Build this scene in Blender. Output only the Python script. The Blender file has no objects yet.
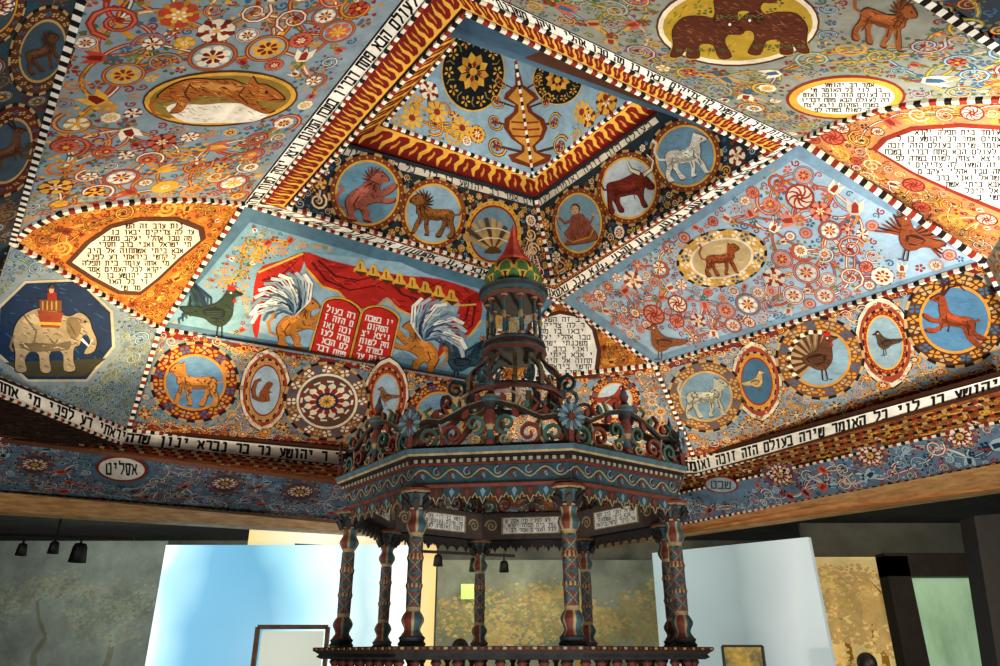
import bpy, math, random
from mathutils import Vector
from math import sin, cos, pi, radians
random.seed(7)
COL = bpy.context.scene.collection
EYE=1.6; F=740.0; TH=math.atan(322/740.0); cT,sT=cos(TH),sin(TH)
CAM=Vector((0,0,EYE))
def ray(x,y):
    xc=(x-500)/F; yc=(333-y)/F
    return Vector((xc, cT-yc*sT, sT+yc*cT))
def P(x,y,z):
    r=ray(x,y); k=z/r.z
    return CAM+r*k
def W(x,y,Y):
    r=ray(x,y); return CAM+r*(Y/r.y)
def topx(p):
    d=p-CAM; dep=d.y*cT+d.z*sT; up=d.z*cT-d.y*sT
    return (500+F*d.x/dep, 333-F*up/dep)
def H(h):
    h=h.lstrip('#'); o=[]
    for i in (0,2,4):
        c=int(h[i:i+2],16)/255
        o.append(c/12.92 if c<=.04045 else ((c+.055)/1.055)**2.4)
    return (o[0],o[1],o[2],1.0)
BRICK=H('8e2a1a'); RED=H('741610'); OCH=H('c98a30'); GOLD=H('dda63c'); CREAM=H('ecdfc2'); DARK=H('1a1210'); BROWN=H('4f2b18')
BLUE=H('6f98b4'); PALE=H('a1b8c4'); TEAL=H('264b56'); GREEN=H('4c6032'); STEEL=H('3a5f7a'); TAN=H('b8965e'); WHITE=H('f6f2e4')
PINK=H('c05e44'); NAVY=H('1a2f4a'); OLIVE=H('767838'); ORANGE=H('c06c22'); GREY=H('8d948c'); CRIM=H('b3231a')
def newmat(n):
    m=bpy.data.materials.new(n); m.use_nodes=True; return m, m.node_tree.nodes, m.node_tree.links
def paintmat(name, rough=.6, lo=.62, hi=1.1, scale=5, bump=.15, emit=0, spec=.18):
    m,N,L=newmat(name); b=N['Principled BSDF']; b.inputs['Roughness'].default_value=rough; b.inputs['Specular IOR Level'].default_value=spec
    a=N.new('ShaderNodeAttribute'); a.attribute_name='Col'
    tc=N.new('ShaderNodeNewGeometry')
    nz=N.new('ShaderNodeTexNoise'); nz.inputs['Scale'].default_value=scale; nz.inputs['Detail'].default_value=8; nz.inputs['Roughness'].default_value=.7
    L.new(tc.outputs['Position'],nz.inputs['Vector'])
    mr=N.new('ShaderNodeMapRange'); mr.inputs['From Min'].default_value=.3; mr.inputs['From Max'].default_value=.7
    mr.inputs['To Min'].default_value=lo; mr.inputs['To Max'].default_value=hi
    L.new(nz.outputs['Fac'],mr.inputs['Value'])
    vm=N.new('ShaderNodeVectorMath'); vm.operation='SCALE'
    L.new(a.outputs['Color'],vm.inputs[0]); L.new(mr.outputs['Result'],vm.inputs['Scale'])
    L.new(vm.outputs['Vector'],b.inputs['Base Color'])
    if emit: L.new(vm.outputs['Vector'],b.inputs['Emission Color']); b.inputs['Emission Strength'].default_value=emit
    n2=N.new('ShaderNodeTexNoise'); n2.inputs['Scale'].default_value=40; L.new(tc.outputs['Position'],n2.inputs['Vector'])
    bp=N.new('ShaderNodeBump'); bp.inputs['Strength'].default_value=bump; bp.inputs['Distance'].default_value=.01
    L.new(n2.outputs['Fac'],bp.inputs['Height']); L.new(bp.outputs['Normal'],b.inputs['Normal'])
    return m
PAINT=paintmat('distemper_paint',.75); CARVE=paintmat('painted_carving',.65,.42,1.1,13,.2,0,.25); MURAL=paintmat('mural_print',.7,.55,1.2,1.3,.05,.3); MURALW=paintmat('mural_print_lit',.7,.7,1.15,1.3,.05,.65)  # light falling on the murals is put in as emission, stronger on the warm one
def noisemat(name,c1,c2,scale=3,rough=.7,emit=0,stretch=(1,1,1),p0=.4,p1=.6,metal=0):
    m,N,L=newmat(name); b=N['Principled BSDF']; b.inputs['Roughness'].default_value=rough; b.inputs['Metallic'].default_value=metal
    g=N.new('ShaderNodeNewGeometry'); mp=N.new('ShaderNodeMapping'); mp.inputs['Scale'].default_value=stretch
    L.new(g.outputs['Position'],mp.inputs['Vector'])
    nz=N.new('ShaderNodeTexNoise'); nz.inputs['Scale'].default_value=scale; nz.inputs['Detail'].default_value=9; nz.inputs['Roughness'].default_value=.65
    L.new(mp.outputs['Vector'],nz.inputs['Vector'])
    r=N.new('ShaderNodeValToRGB'); r.color_ramp.elements[0].position=p0; r.color_ramp.elements[1].position=p1
    r.color_ramp.elements[0].color=c1; r.color_ramp.elements[1].color=c2
    L.new(nz.outputs['Fac'],r.inputs['Fac']); L.new(r.outputs['Color'],b.inputs['Base Color'])
    if emit:
        L.new(r.outputs['Color'],b.inputs['Emission Color']); b.inputs['Emission Strength'].default_value=emit
    return m
def glowmat(name, stops, axis='X', lo=0, hi=1, emit=1.0, cloud=.0):
    m,N,L=newmat(name); b=N['Principled BSDF']; b.inputs['Roughness'].default_value=.3
    g=N.new('ShaderNodeNewGeometry'); s=N.new('ShaderNodeSeparateXYZ'); L.new(g.outputs['Position'],s.inputs[0])
    mr=N.new('ShaderNodeMapRange'); mr.inputs['From Min'].default_value=lo; mr.inputs['From Max'].default_value=hi
    L.new(s.outputs[axis],mr.inputs['Value']); r=N.new('ShaderNodeValToRGB')
    els=r.color_ramp.elements
    els[0].position=stops[0][0]; els[0].color=stops[0][1]; els[1].position=stops[-1][0]; els[1].color=stops[-1][1]
    for p,c in stops[1:-1]:
        e=els.new(p); e.color=c
    if cloud:
        nz=N.new('ShaderNodeTexNoise'); nz.inputs['Scale'].default_value=.55; L.new(g.outputs['Position'],nz.inputs['Vector'])
        ma=N.new('ShaderNodeMath'); ma.operation='MULTIPLY_ADD'; ma.inputs[1].default_value=cloud; L.new(nz.outputs['Fac'],ma.inputs[0])
        sb=N.new('ShaderNodeMath'); sb.operation='SUBTRACT'; sb.inputs[1].default_value=cloud*.5; L.new(mr.outputs['Result'],sb.inputs[0]); L.new(sb.outputs[0],ma.inputs[2]); L.new(ma.outputs[0],r.inputs['Fac'])
    else: L.new(mr.outputs['Result'],r.inputs['Fac'])
    L.new(r.outputs['Color'],b.inputs['Base Color'])
    L.new(r.outputs['Color'],b.inputs['Emission Color']); b.inputs['Emission Strength'].default_value=emit
    return m
WOOD=noisemat('pine_beam',H('b07c48'),H('e2b478'),4,.6,0,(1,1,9),.35,.65)
BLACK=noisemat('matt_black',H('08080a'),H('121214'),8,.6)
WLOC={}
def setp(o,label=None,cat=None,group=None,kind=None):
    if label: o['label']=label
    if cat: o['category']=cat
    if group: o['group']=group
    if kind: o['kind']=kind
    return o
def empty(name,loc,label,cat,group=None,kind=None):
    o=bpy.data.objects.new(name,None); COL.objects.link(o); o.location=loc; o.empty_display_size=.1
    WLOC[o.name]=Vector(loc); return setp(o,label,cat,group,kind)
class M:
    def __init__(s): s.v=[]; s.f=[]; s.c=[]
    def face(s,pts,col):
        i=len(s.v); s.v.extend([tuple(p) for p in pts]); s.f.append(tuple(range(i,i+len(pts)))); s.c.append(col)
    def grid(s,rows,col):
        base=len(s.v); n=len(rows[0])
        for r in rows: s.v.extend([tuple(p) for p in r])
        for i in range(len(rows)-1):
            for j in range(n-1):
                s.f.append((base+i*n+j,base+i*n+j+1,base+(i+1)*n+j+1,base+(i+1)*n+j)); s.c.append(col(i,j))
    def box(s,c,d,col,rz=0):
        cx,cy,cz=c; a,b,e=d[0]/2,d[1]/2,d[2]/2; q=[]
        for z in (-e,e):
            for x,y in ((-a,-b),(a,-b),(a,b),(-a,b)):
                q.append((cx+x*cos(rz)-y*sin(rz),cy+x*sin(rz)+y*cos(rz),cz+z))
        for fc in ((0,3,2,1),(4,5,6,7),(0,1,5,4),(1,2,6,5),(2,3,7,6),(3,0,4,7)): s.face([q[k] for k in fc],col)
    def prism(s,pts,off,col,side=None):
        a=[Vector(p) for p in pts]; b=[p+off for p in a]
        s.face(a,col); s.face(b[::-1],side or col); n=len(a)
        for k in range(n): s.face([a[k],b[k],b[(k+1)%n],a[(k+1)%n]],side or col)
    def bar(s,p,q,w,col):
        p=Vector(p);q=Vector(q); d=(q-p).normalized(); u=Vector((0,0,1)) if abs(d.z)<.9 else Vector((1,0,0))
        x=d.cross(u).normalized()*w/2; y=d.cross(x).normalized()*w/2
        A=[p+x+y,p+x-y,p-x-y,p-x+y]; B=[k+(q-p) for k in A]
        for k in range(4): s.face([A[k],A[(k+1)%4],B[(k+1)%4],B[k]],col)
        s.face(A,col); s.face(B,col)
    def lathe(s,cx,cy,prof,n,col,ph=0):
        rows=[[(cx+r*sin(ph+2*pi*j/n),cy-r*cos(ph+2*pi*j/n),z) for j in range(n+1)] for r,z in prof]
        s.grid(rows,col)
    def build(s,name,parent=None,mat=None,smooth=False):
        off=Vector((0,0,0))
        if parent is not None: off=WLOC[parent.name]
        me=bpy.data.meshes.new(name)
        me.from_pydata([(x-off.x,y-off.y,z-off.z) for x,y,z in s.v],[],s.f)
        ca=me.color_attributes.new('Col','FLOAT_COLOR','CORNER'); fl=[]
        for f,c in zip(s.f,s.c): fl.extend(c*len(f))
        ca.data.foreach_set('color',fl)
        if smooth: me.polygons.foreach_set('use_smooth',[True]*len(s.f))
        me.materials.append(mat or PAINT); me.update()
        o=bpy.data.objects.new(name,me); COL.objects.link(o)
        if parent is not None: o.parent=parent
        WLOC[o.name]=off
        return o
class Pl:
    def __init__(s,a,b,c):
        s.a=a; s.e1=(b-a).normalized(); n=(b-a).cross(c-a).normalized()
        if n.dot(CAM-a)<0: n=-n
        s.n=n; s.e2=n.cross(s.e1)
    def hit(s,x,y):
        r=ray(x,y); t=s.n.dot(s.a-CAM)/s.n.dot(r); return CAM+r*t
    def px(s,x,y):
        d=s.hit(x,y)-s.a; return (d.dot(s.e1),d.dot(s.e2))
    def to3(s,p,off=0): return s.a+s.e1*p[0]+s.e2*p[1]+s.n*off
    def mpp(s,x,y):
        p=s.hit(x,y)-CAM; return (p.y*cT+p.z*sT)/F
def smooth(p,k=3):
    n=len(p); o=[]
    for i in range(n):
        a,b,c,d=p[i-1],p[i],p[(i+1)%n],p[(i+2)%n]
        for j in range(k):
            t=j/k; t2=t*t; t3=t2*t
            o.append(tuple(.5*((2*b[q])+(-a[q]+c[q])*t+(2*a[q]-5*b[q]+4*c[q]-d[q])*t2+(-a[q]+3*b[q]-3*c[q]+d[q])*t3) for q in (0,1)))
    return o
def shade(c,k): return (min(1,c[0]*k),min(1,c[1]*k),min(1,c[2]*k),1.0)
LAY=.0016
class Pt(M):
    def __init__(s,pl): M.__init__(s); s.pl=pl
    def poly(s,pts,col,L): s.face([s.pl.to3(p,L*LAY) for p in pts],col)
    def ppx(s,pts,col,L): s.poly([s.pl.px(*p) for p in pts],col,L)
    def disc(s,c,r,col,L,n=14): s.poly([(c[0]+r*cos(2*pi*k/n),c[1]+r*sin(2*pi*k/n)) for k in range(n)],col,L)
    def ring(s,c,r0,r1,col,L,n=20,col2=None):
        for k in range(n):
            a=2*pi*k/n; b=2*pi*(k+1)/n
            s.poly([(c[0]+r0*cos(a),c[1]+r0*sin(a)),(c[0]+r1*cos(a),c[1]+r1*sin(a)),(c[0]+r1*cos(b),c[1]+r1*sin(b)),(c[0]+r0*cos(b),c[1]+r0*sin(b))],(col2 if (col2 and k%2) else col),L)
    def petals(s,c,r,n,col,L,rot=0,w=.3,r0=.15):
        for k in range(n):
            a=rot+2*pi*k/n; ca,sa=cos(a),sin(a)
            pts=[(r0,0),(.55,-w*.8),(.85,-w),(1,0),(.85,w),(.55,w*.8)]
            s.poly([(c[0]+r*(x*ca-y*sa),c[1]+r*(x*sa+y*ca)) for x,y in pts],col,L)
    def stroke(s,pts,w,col,L,w2=None):
        n=len(pts)
        if w2 is None: w2=w
        l=[];r=[]
        for i,p in enumerate(pts):
            a=pts[max(0,i-1)]; b=pts[min(n-1,i+1)]
            dx,dy=b[0]-a[0],b[1]-a[1]; m=math.hypot(dx,dy) or 1
            ww=(w+(w2-w)*i/(n-1))/2
            l.append((p[0]-dy/m*ww,p[1]+dx/m*ww)); r.append((p[0]+dy/m*ww,p[1]-dx/m*ww))
        for i in range(n-1): s.poly([l[i],r[i],r[i+1],l[i+1]],col,L)
    def spx(s,pts,wpx,col,L,w2=None):
        m=s.pl.mpp(*pts[0]); s.stroke([s.pl.px(*p) for p in pts],wpx*m,col,L,None if w2 is None else w2*m)
    def spiral(s,c,r,col,L,rot=0,turns=1.6,sg=1,w=.2,n=16,core=None):
        pts=[]
        for k in range(n+1):
            t=k/n; a=rot+sg*2*pi*turns*t; rr=r*(1-.85*t)
            pts.append((c[0]+rr*cos(a),c[1]+rr*sin(a)))
        s.stroke(pts,w*r,col,L,w*r*.6); s.disc(pts[-1],r*.17,col,L,8)
        if core: s.stroke(pts[:-2],w*r*.42,core,L+.5,w*r*.25)
def inside(p,poly):
    x,y=p; c=False; n=len(poly); j=n-1
    for i in range(n):
        xi,yi=poly[i]; xj,yj=poly[j]
        if (yi>y)!=(yj>y) and x<(xj-xi)*(y-yi)/(yj-yi)+xi: c=not c
        j=i
    return c
def dseg(p,a,b):
    dx,dy=b[0]-a[0],b[1]-a[1]; t=((p[0]-a[0])*dx+(p[1]-a[1])*dy)/((dx*dx+dy*dy) or 1e-9); t=max(0,min(1,t))
    return math.hypot(p[0]-a[0]-t*dx,p[1]-a[1]-t*dy)
def edged(p,poly): return min(dseg(p,poly[i],poly[(i+1)%len(poly)]) for i in range(len(poly)))
def motif(pt,c,r,pal,kinds):
    k=random.choice(kinds); ro=random.uniform(0,6.3); a=random.choice(pal['line']); f=random.choice(pal['flower']); h=random.choice(pal['heart']); sg=random.choice((-1,1))
    core=random.choice(pal.get('core',[CREAM,PINK,OCH]))
    if k=='rinceau':
        for q in range(10):
            b=ro+q*.63; x,y=c[0]+r*1.02*cos(b),c[1]+r*1.02*sin(b); pt.petals((x,y),r*.36,2,random.choice(pal['leaf']),1.6,b+.5,.4)
        pt.spiral(c,r*.98,a,2,ro,1.15,sg,.3,18,core)
        if random.random()<.7: n_=random.choice((5,6,8)); pt.disc(c,r*.52,shade(h,.7),3.5,14); pt.petals(c,r*.54,n_,f,4,ro,.32); pt.petals(c,r*.34,n_,h,5,ro+.4,.22); pt.disc(c,r*.14,GOLD,6,7)
        else:
            pt.spiral(c,r*.6,random.choice(pal['line']),3,ro+2,1.3,-sg,.34,12,core)
    elif k=='spiral':
        for q in range(7):
            b=ro+q*.9; pt.petals((c[0]+r*.95*cos(b),c[1]+r*.95*sin(b)),r*.38,2,random.choice(pal['leaf']),1.6,b+.4,.4)
        pt.spiral(c,r*.95,a,2,ro,1.6,sg,.3,16,core)
    elif k=='flower':
        n_=random.choice((5,6,8)); pt.petals(c,r*1.02,n_*2,shade(h,.6),1.6,ro,.2); pt.petals(c,r*.94,n_,f,2,ro,.34); pt.petals(c,r*.62,n_,h,3,ro+.39,.22); pt.petals(c,r*.36,6,CREAM,3.5,ro,.25); pt.disc(c,r*.16,GOLD,4,8)
    elif k=='pin':
        pt.disc(c,r*.9,f,2,16)
        for q in range(8):
            b=ro+q*2*pi/8; pt.stroke([(c[0]+r*t*.85*cos(b+t*1.1),c[1]+r*t*.85*sin(b+t*1.1)) for t in (.1,.4,.7,1)],r*.2,h,3,r*.08)
        pt.ring(c,r*.83,r*.99,h,3,18)
    elif k=='ring':
        pt.disc(c,r*.85,shade(PALE,.8),1.8,18); pt.ring(c,r*.78,r*.99,a,2,20); pt.ring(c,r*.86,r*.92,core,2.5,20); pt.petals(c,r*.74,7,f,3,ro,.3); pt.petals(c,r*.48,7,h,3.5,ro+.4,.24); pt.disc(c,r*.16,GOLD,4,8)
    elif k=='tulip':
        ca,sa=cos(ro),sin(ro)
        T=lambda L:[(c[0]+r*(x*ca-y*sa),c[1]+r*(x*sa+y*ca)) for x,y in L]
        for q in (-.7,-.35): pt.petals(T([(q,.12)])[0],r*.45,4,random.choice(pal['leaf']),1.8,ro+1.5,.35)
        pt.stroke(T([(-1,.1),(-.5,-.15),(-.1,0)]),r*.15,random.choice(pal['leaf']),2)
        pt.poly(T([(-.2,-.25),(.2,-.5),(.95,-.55),(.6,-.15),(1,0),(.6,.15),(.95,.55),(.2,.5),(-.2,.25)]),f,3)
        pt.poly(T([(-.05,-.22),(.5,-.2),(.75,0),(.5,.2),(-.05,.22)]),h,4)
def fill(pt,polypx,excl,pal,r=.1,kinds=('spiral','flower','pin','ring','tulip'),tries=1600,small=True,vines=True,mid=True):
    poly=[pt.pl.px(*p) for p in polypx]; ex=[[pt.pl.px(*p) for p in e] for e in excl]
    exb=[(min(q[0] for q in e)-r,max(q[0] for q in e)+r,min(q[1] for q in e)-r,max(q[1] for q in e)+r) for e in ex]
    xs=[p[0] for p in poly]; ys=[p[1] for p in poly]; pl=[]; cs=r*2.6; cell={}
    def go(r,tries,fn,k0=.92):
        for _ in range(tries):
            p=(random.uniform(min(xs),max(xs)),random.uniform(min(ys),max(ys)))
            rr=r*random.uniform(.8,1.2); cx,cy=int(p[0]//cs),int(p[1]//cs); bad=False
            for i in (-1,0,1):
                for j in (-1,0,1):
                    for q in cell.get((cx+i,cy+j),()):
                        if (p[0]-q[0])**2+(p[1]-q[1])**2<(k0*(rr+q[2]))**2: bad=True; break
                    if bad: break
                if bad: break
            if bad: continue
            if not inside(p,poly) or edged(p,poly)<rr*.9: continue
            sx,sy=topx(pt.pl.to3(p))
            if not(-120<sx<1120 and -120<sy<780): continue
            if any(b[0]<p[0]<b[1] and b[2]<p[1]<b[3] and (inside(p,e) or edged(p,e)<rr*.85) for e,b in zip(ex,exb)): continue
            pl.append((p[0],p[1],rr)); cell.setdefault((cx,cy),[]).append((p[0],p[1],rr)); fn(p,rr)
    go(r,tries,lambda p,rr: motif(pt,p,rr,pal,kinds))
    big=list(pl)
    if mid: go(r*.58,tries*3,lambda p,rr: motif(pt,p,rr,pal,[k for k in kinds if k!='rinceau'] or ['spiral','flower']))
    if vines:
        for i,a in enumerate(big):
            nb=sorted(((a[0]-b[0])**2+(a[1]-b[1])**2,j) for j,b in enumerate(big) if j!=i)[:4]
            for d,j in nb:
                if d>(4.0*r)**2: continue
                b=big[j]; mx,my=(a[0]+b[0])/2,(a[1]+b[1])/2; o=random.uniform(-.5,.5)
                m=(mx-(b[1]-a[1])*o,my+(b[0]-a[0])*o)
                if any(inside(m,e) for e in ex): continue
                lc=random.choice(pal['line']); ps=[((1-t)**2*a[0]+2*t*(1-t)*m[0]+t*t*b[0],(1-t)**2*a[1]+2*t*(1-t)*m[1]+t*t*b[1]) for t in (0,.17,.33,.5,.67,.83,1)]
                pt.stroke(ps,r*.24,lc,1); pt.stroke(ps,r*.09,random.choice(pal.get('core',[CREAM,OCH])),1.3)
    if small:
        def sm(p,rr):
            if random.random()<.45: pt.petals(p,rr*1.1,5,random.choice(pal['leaf']+pal['line']),1.5,random.uniform(0,3),.34)
            else: pt.spiral(p,rr*1.05,random.choice(pal['line']),1.5,random.uniform(0,6),1.1,random.choice((-1,1)),.42,8)
        go(r*.3,tries*7,sm,.98)
G={'א':[(0,1,1,0),(.1,0,.3,.6),(.9,1,.7,.4)],'ב':[(0,1,.8,1),(.8,1,.8,0),(0,0,1,0)],'ג':[(.2,1,.7,1),(.7,1,.75,0),(.7,.4,.2,0)],'ד':[(0,1,1,1),(.8,1,.8,0)],
'ה':[(0,1,1,1),(.9,1,.9,0),(.15,.6,.15,0)],'ו':[(.3,1,.65,1),(.6,1,.6,0)],'ז':[(.2,1,.8,1),(.5,1,.5,0)],'ח':[(0,1,1,1),(.1,1,.1,0),(.9,1,.9,0)],
'ט':[(.1,1,.1,0),(.1,0,.9,0),(.9,0,.9,1),(.9,1,.5,1)],'י':[(.3,1,.7,1),(.65,1,.6,.55)],'כ':[(.1,1,.8,1),(.8,1,.8,0),(.1,0,.8,0)],'ל':[(.1,1.3,.1,1),(.1,1,.9,1),(.9,1,.9,.5),(.9,.5,.4,0)],
'מ':[(.05,1,.3,.7),(.3,.95,.9,.95),(.9,1,.95,0),(.95,0,.5,0),(.3,.8,.1,0)],'ם':[(.1,1,.9,1),(.9,1,.9,0),(.9,0,.1,0),(.1,0,.1,1)],'נ':[(.4,1,.8,1),(.8,1,.8,0),(.2,0,.9,0)],
'ן':[(.4,1,.7,1),(.7,1,.7,-.3)],'ס':[(.1,1,.95,1),(.9,1,.7,0),(.7,0,.3,0),(.3,0,.1,1)],'ע':[(.15,1,.7,.1),(.9,1,.8,.3),(.8,.3,.1,-.1)],'פ':[(.1,1,.9,1),(.9,1,.9,0),(.9,0,.1,0),(.1,1,.1,.6),(.1,.55,.45,.55)],
'צ':[(.1,1,.8,.1),(.9,1,.5,.5),(0,0,.9,0)],'ק':[(0,1,1,1),(.9,1,.75,.3),(.15,.6,.15,-.3)],'ר':[(.1,1,.9,1),(.85,1,.85,0)],'ש':[(.05,1,.1,0),(.5,1,.35,.4),(.95,1,.9,0),(.1,0,.9,0)],'ת':[(0,1,.9,1),(.9,1,.9,0),(.2,1,.2,0),(0,0,.2,0)]}
TXT='אמר רב יהושע בן לוי כל האומר שירה בעולם הזה זוכה ואומרה לעולם הבא פתח דבריו בשבח המקום ויצא יצחק לשוח בשדה לפנות ערב זה השער לה צדיקים יבאו בו מה טבו אהלי יעקב משכנתי ישראל ואני ברב חסדי אבא ביתי אשתחוה אל היכל קדשי ביראתי דע לפני מי אתה עומד בית תפלה יקרא לכל העמים '
tpos=[0]
def bil(q,s,t):
    a,b,c,d=q
    return (a[0]*(1-s)*(1-t)+b[0]*s*(1-t)+c[0]*s*t+d[0]*(1-s)*t, a[1]*(1-s)*(1-t)+b[1]*s*(1-t)+c[1]*s*t+d[1]*(1-s)*t)
def text(pt,qpx,col,L,string=None,mg=.2,asp=.9,local=False,bold=1.0,n=None):
    q=qpx if local else [pt.pl.px(*p) for p in qpx]
    w=(math.dist(q[0],q[1])+math.dist(q[3],q[2]))/2; h=(math.dist(q[0],q[3])+math.dist(q[1],q[2]))/2
    h0=h*(1-2*mg)
    if string is None:
        n=n or max(2,int(w/(h0*asp))); string=''.join(TXT[(tpos[0]+k)%len(TXT)] for k in range(n)); tpos[0]+=n
    n=len(string); cw=w/n
    for k,ch in enumerate(string):
        if ch not in G: continue
        x0=w-(k+1)*cw+cw*.08; lw=cw*.8
        for (a,b,c,d) in G[ch]:
            X0,Y0,X1,Y1=x0+a*lw,b*h0,x0+c*lw,d*h0
            dx,dy=X1-X0,Y1-Y0; m=math.hypot(dx,dy) or 1; e=min(h0,cw*1.25)
            wd=(h0*.2 if abs(dx)>abs(dy) else e*.2)/2*bold; ex=e*.07
            ux,uy=dx/m,dy/m; X0-=ux*ex;Y0-=uy*ex;X1+=ux*ex;Y1+=uy*ex
            cs=[(X0-uy*wd,Y0+ux*wd),(X0+uy*wd,Y0-ux*wd),(X1+uy*wd,Y1-ux*wd),(X1-uy*wd,Y1+ux*wd)]
            pt.poly([bil(q,x/w,1-(y+h*mg)/h) for x,y in cs],col,L)
def rows(pt,tp,y0,y1,n,L,slope=0,cpr=None,inset=4):
    for k in range(n):
        ya=y0+(y1-y0)*k/n; yb=y0+(y1-y0)*(k+.86)/n; yc=(ya+yb)/2; xi=[]
        for i in range(len(tp)):
            (xa,a),(xb,b)=tp[i],tp[(i+1)%len(tp)]
            if (a>yc)!=(b>yc): xi.append(xa+(xb-xa)*(yc-a)/(b-a))
        if len(xi)<2: continue
        l,r=min(xi)+inset,max(xi)-inset
        if r-l<10: continue
        text(pt,[(l,ya),(r,ya+slope*(r-l)),(r,yb+slope*(r-l)),(l,yb)],DARK,L,mg=.1,n=max(3,int((r-l)/(cpr or (yb-ya)*.95))),bold=1.15)
def waveband(pt,qpx,L=2,base=None,fl=None,unit=.5):
    q=[pt.pl.px(*p) for p in qpx]; base=base or RED; fl=fl or GOLD
    pt.poly(q,base,L); w=math.dist(q[0],q[1]); h=(math.dist(q[0],q[3])+math.dist(q[1],q[2]))/2
    n=max(3,int(w/(h*unit)))
    for k in range(n):
        for pts,c in (([(0,.97),(0,.88),(.22,.7),(.1,.42),(.35,.12),(.48,.06),(.36,.38),(.5,.58),(.45,.84),(.8,.9),(1,.86),(1,.97)],fl),([(.68,.7),(.76,.5),(.7,.34),(.84,.16),(.9,.4),(.82,.62)],OCH)):
            pt.poly([bil(q,(k+x)/n,y) for x,y in pts],c,L+1)
def rope3(m,pts,w=.05,dash=.055,cols=(WHITE,DARK,CREAM,BRICK)):
    k=0
    for a,b in zip(pts[:-1],pts[1:]):
        a=Vector(a);b=Vector(b); n=max(1,round((b-a).length/dash))
        for i in range(n):
            m.bar(a+(b-a)*(i/n),a+(b-a)*((i+1.0)/n),w,cols[k%len(cols)]); k+=1
LEGS=[(.42,.28),(.46,.46),(.52,.5),(.38,.5),(.3,.3),(.2,.12),(.18,.3),(.12,.44),(.16,.5),(.03,.5),(.08,.3),(.06,.13),(-.1,.12),(-.22,.1),(-.24,.26),(-.16,.42),(-.12,.5),(-.25,.5),(-.32,.28),(-.38,.2),(-.48,.33),(-.42,.46),(-.4,.5),(-.54,.5),(-.58,.3)]
QUAD=[(-.5,.1),(-.48,-.12),(-.33,-.21),(0,-.16),(.18,-.22),(.26,-.4),(.34,-.54),(.4,-.5),(.5,-.44),(.63,-.32),(.6,-.25),(.5,-.24),(.42,-.2),(.4,-.05),(.35,.08)]+LEGS
FEL=[(-.5,.1),(-.5,-.1),(-.36,-.19),(0,-.15),(.2,-.2),(.24,-.34),(.27,-.5),(.33,-.44),(.42,-.46),(.5,-.42),(.6,-.31),(.6,-.23),(.52,-.19),(.43,-.14),(.42,0),(.35,.08)]+LEGS
BULL=[(-.56,.0),(-.52,-.24),(-.2,-.28),(.1,-.36),(.28,-.44),(.42,-.36),(.56,-.2),(.68,.02),(.62,.12),(.52,.1),(.44,.02),(.38,.14),(.36,.3),(.42,.52),(.28,.52),(.24,.3),(.14,.16),(-.15,.16),(-.26,.18),(-.28,.35),(-.2,.54),(-.34,.54),(-.4,.32),(-.46,.2),(-.5,.36),(-.46,.54),(-.58,.54),(-.6,.3)]
LEAP=[(-.52,.12),(-.5,-.08),(-.3,-.16),(0,-.15),(.2,-.25),(.3,-.46),(.4,-.6),(.5,-.6),(.7,-.46),(.66,-.4),(.5,-.4),(.44,-.2),(.38,-.02),(.56,.02),(.76,-.06),(.8,.02),(.58,.13),(.34,.12),(.46,.26),(.68,.3),(.64,.38),(.42,.36),(.2,.16),(-.05,.13),(-.22,.16),(-.32,.32),(-.56,.5),(-.76,.56),(-.78,.48),(-.58,.36),(-.46,.26),(-.6,.34),(-.82,.34),(-.82,.26),(-.62,.2)]
REAR=[(-.4,.52),(-.5,.24),(-.36,-.02),(-.12,-.22),(.0,-.46),(.1,-.62),(.2,-.56),(.32,-.56),(.46,-.44),(.47,-.36),(.36,-.33),(.28,-.26),(.3,-.12),(.48,-.26),(.62,-.34),(.68,-.26),(.5,-.06),(.34,.04),(.54,.04),(.66,.0),(.68,.08),(.5,.16),(.28,.16),(.12,.22),(.0,.3),(.12,.42),(.1,.56),(.22,.64),(.0,.64),(-.04,.5),(-.14,.38),(-.24,.42),(-.26,.56),(-.14,.66),(-.42,.66)]
BIRD=[(-.15,.25),(-.35,.12),(-.75,.06),(-.98,-.12),(-.62,-.16),(-.3,-.2),(-.05,-.3),(.12,-.5),(.22,-.68),(.34,-.7),(.42,-.62),(.6,-.54),(.43,-.49),(.38,-.3),(.36,0),(.24,.2),(.08,.3)]
def xf(cx,cy,s,fl,rot):
    ca,sa=cos(radians(rot)),sin(radians(rot))
    def g(p):
        x,y=p[0]*fl*s,p[1]*s
        return (cx+x*ca-y*sa,cy+x*sa+y*ca)
    return g
def ticks(pt,pp,n,ln,cols,L,w=.8,dirn=(1,.25)):
    xs=[p[0] for p in pp]; ys=[p[1] for p in pp]
    for _ in range(n*3):
        if n<=0: break
        p=(random.uniform(min(xs),max(xs)),random.uniform(min(ys),max(ys)))
        q=(p[0]+ln*dirn[0]*random.uniform(.5,1),p[1]+ln*(dirn[1]+random.uniform(-.4,.4)))
        if inside(p,pp) and inside(q,pp): pt.spx([p,q],w,random.choice(cols),L,w*.4); n-=1
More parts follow.
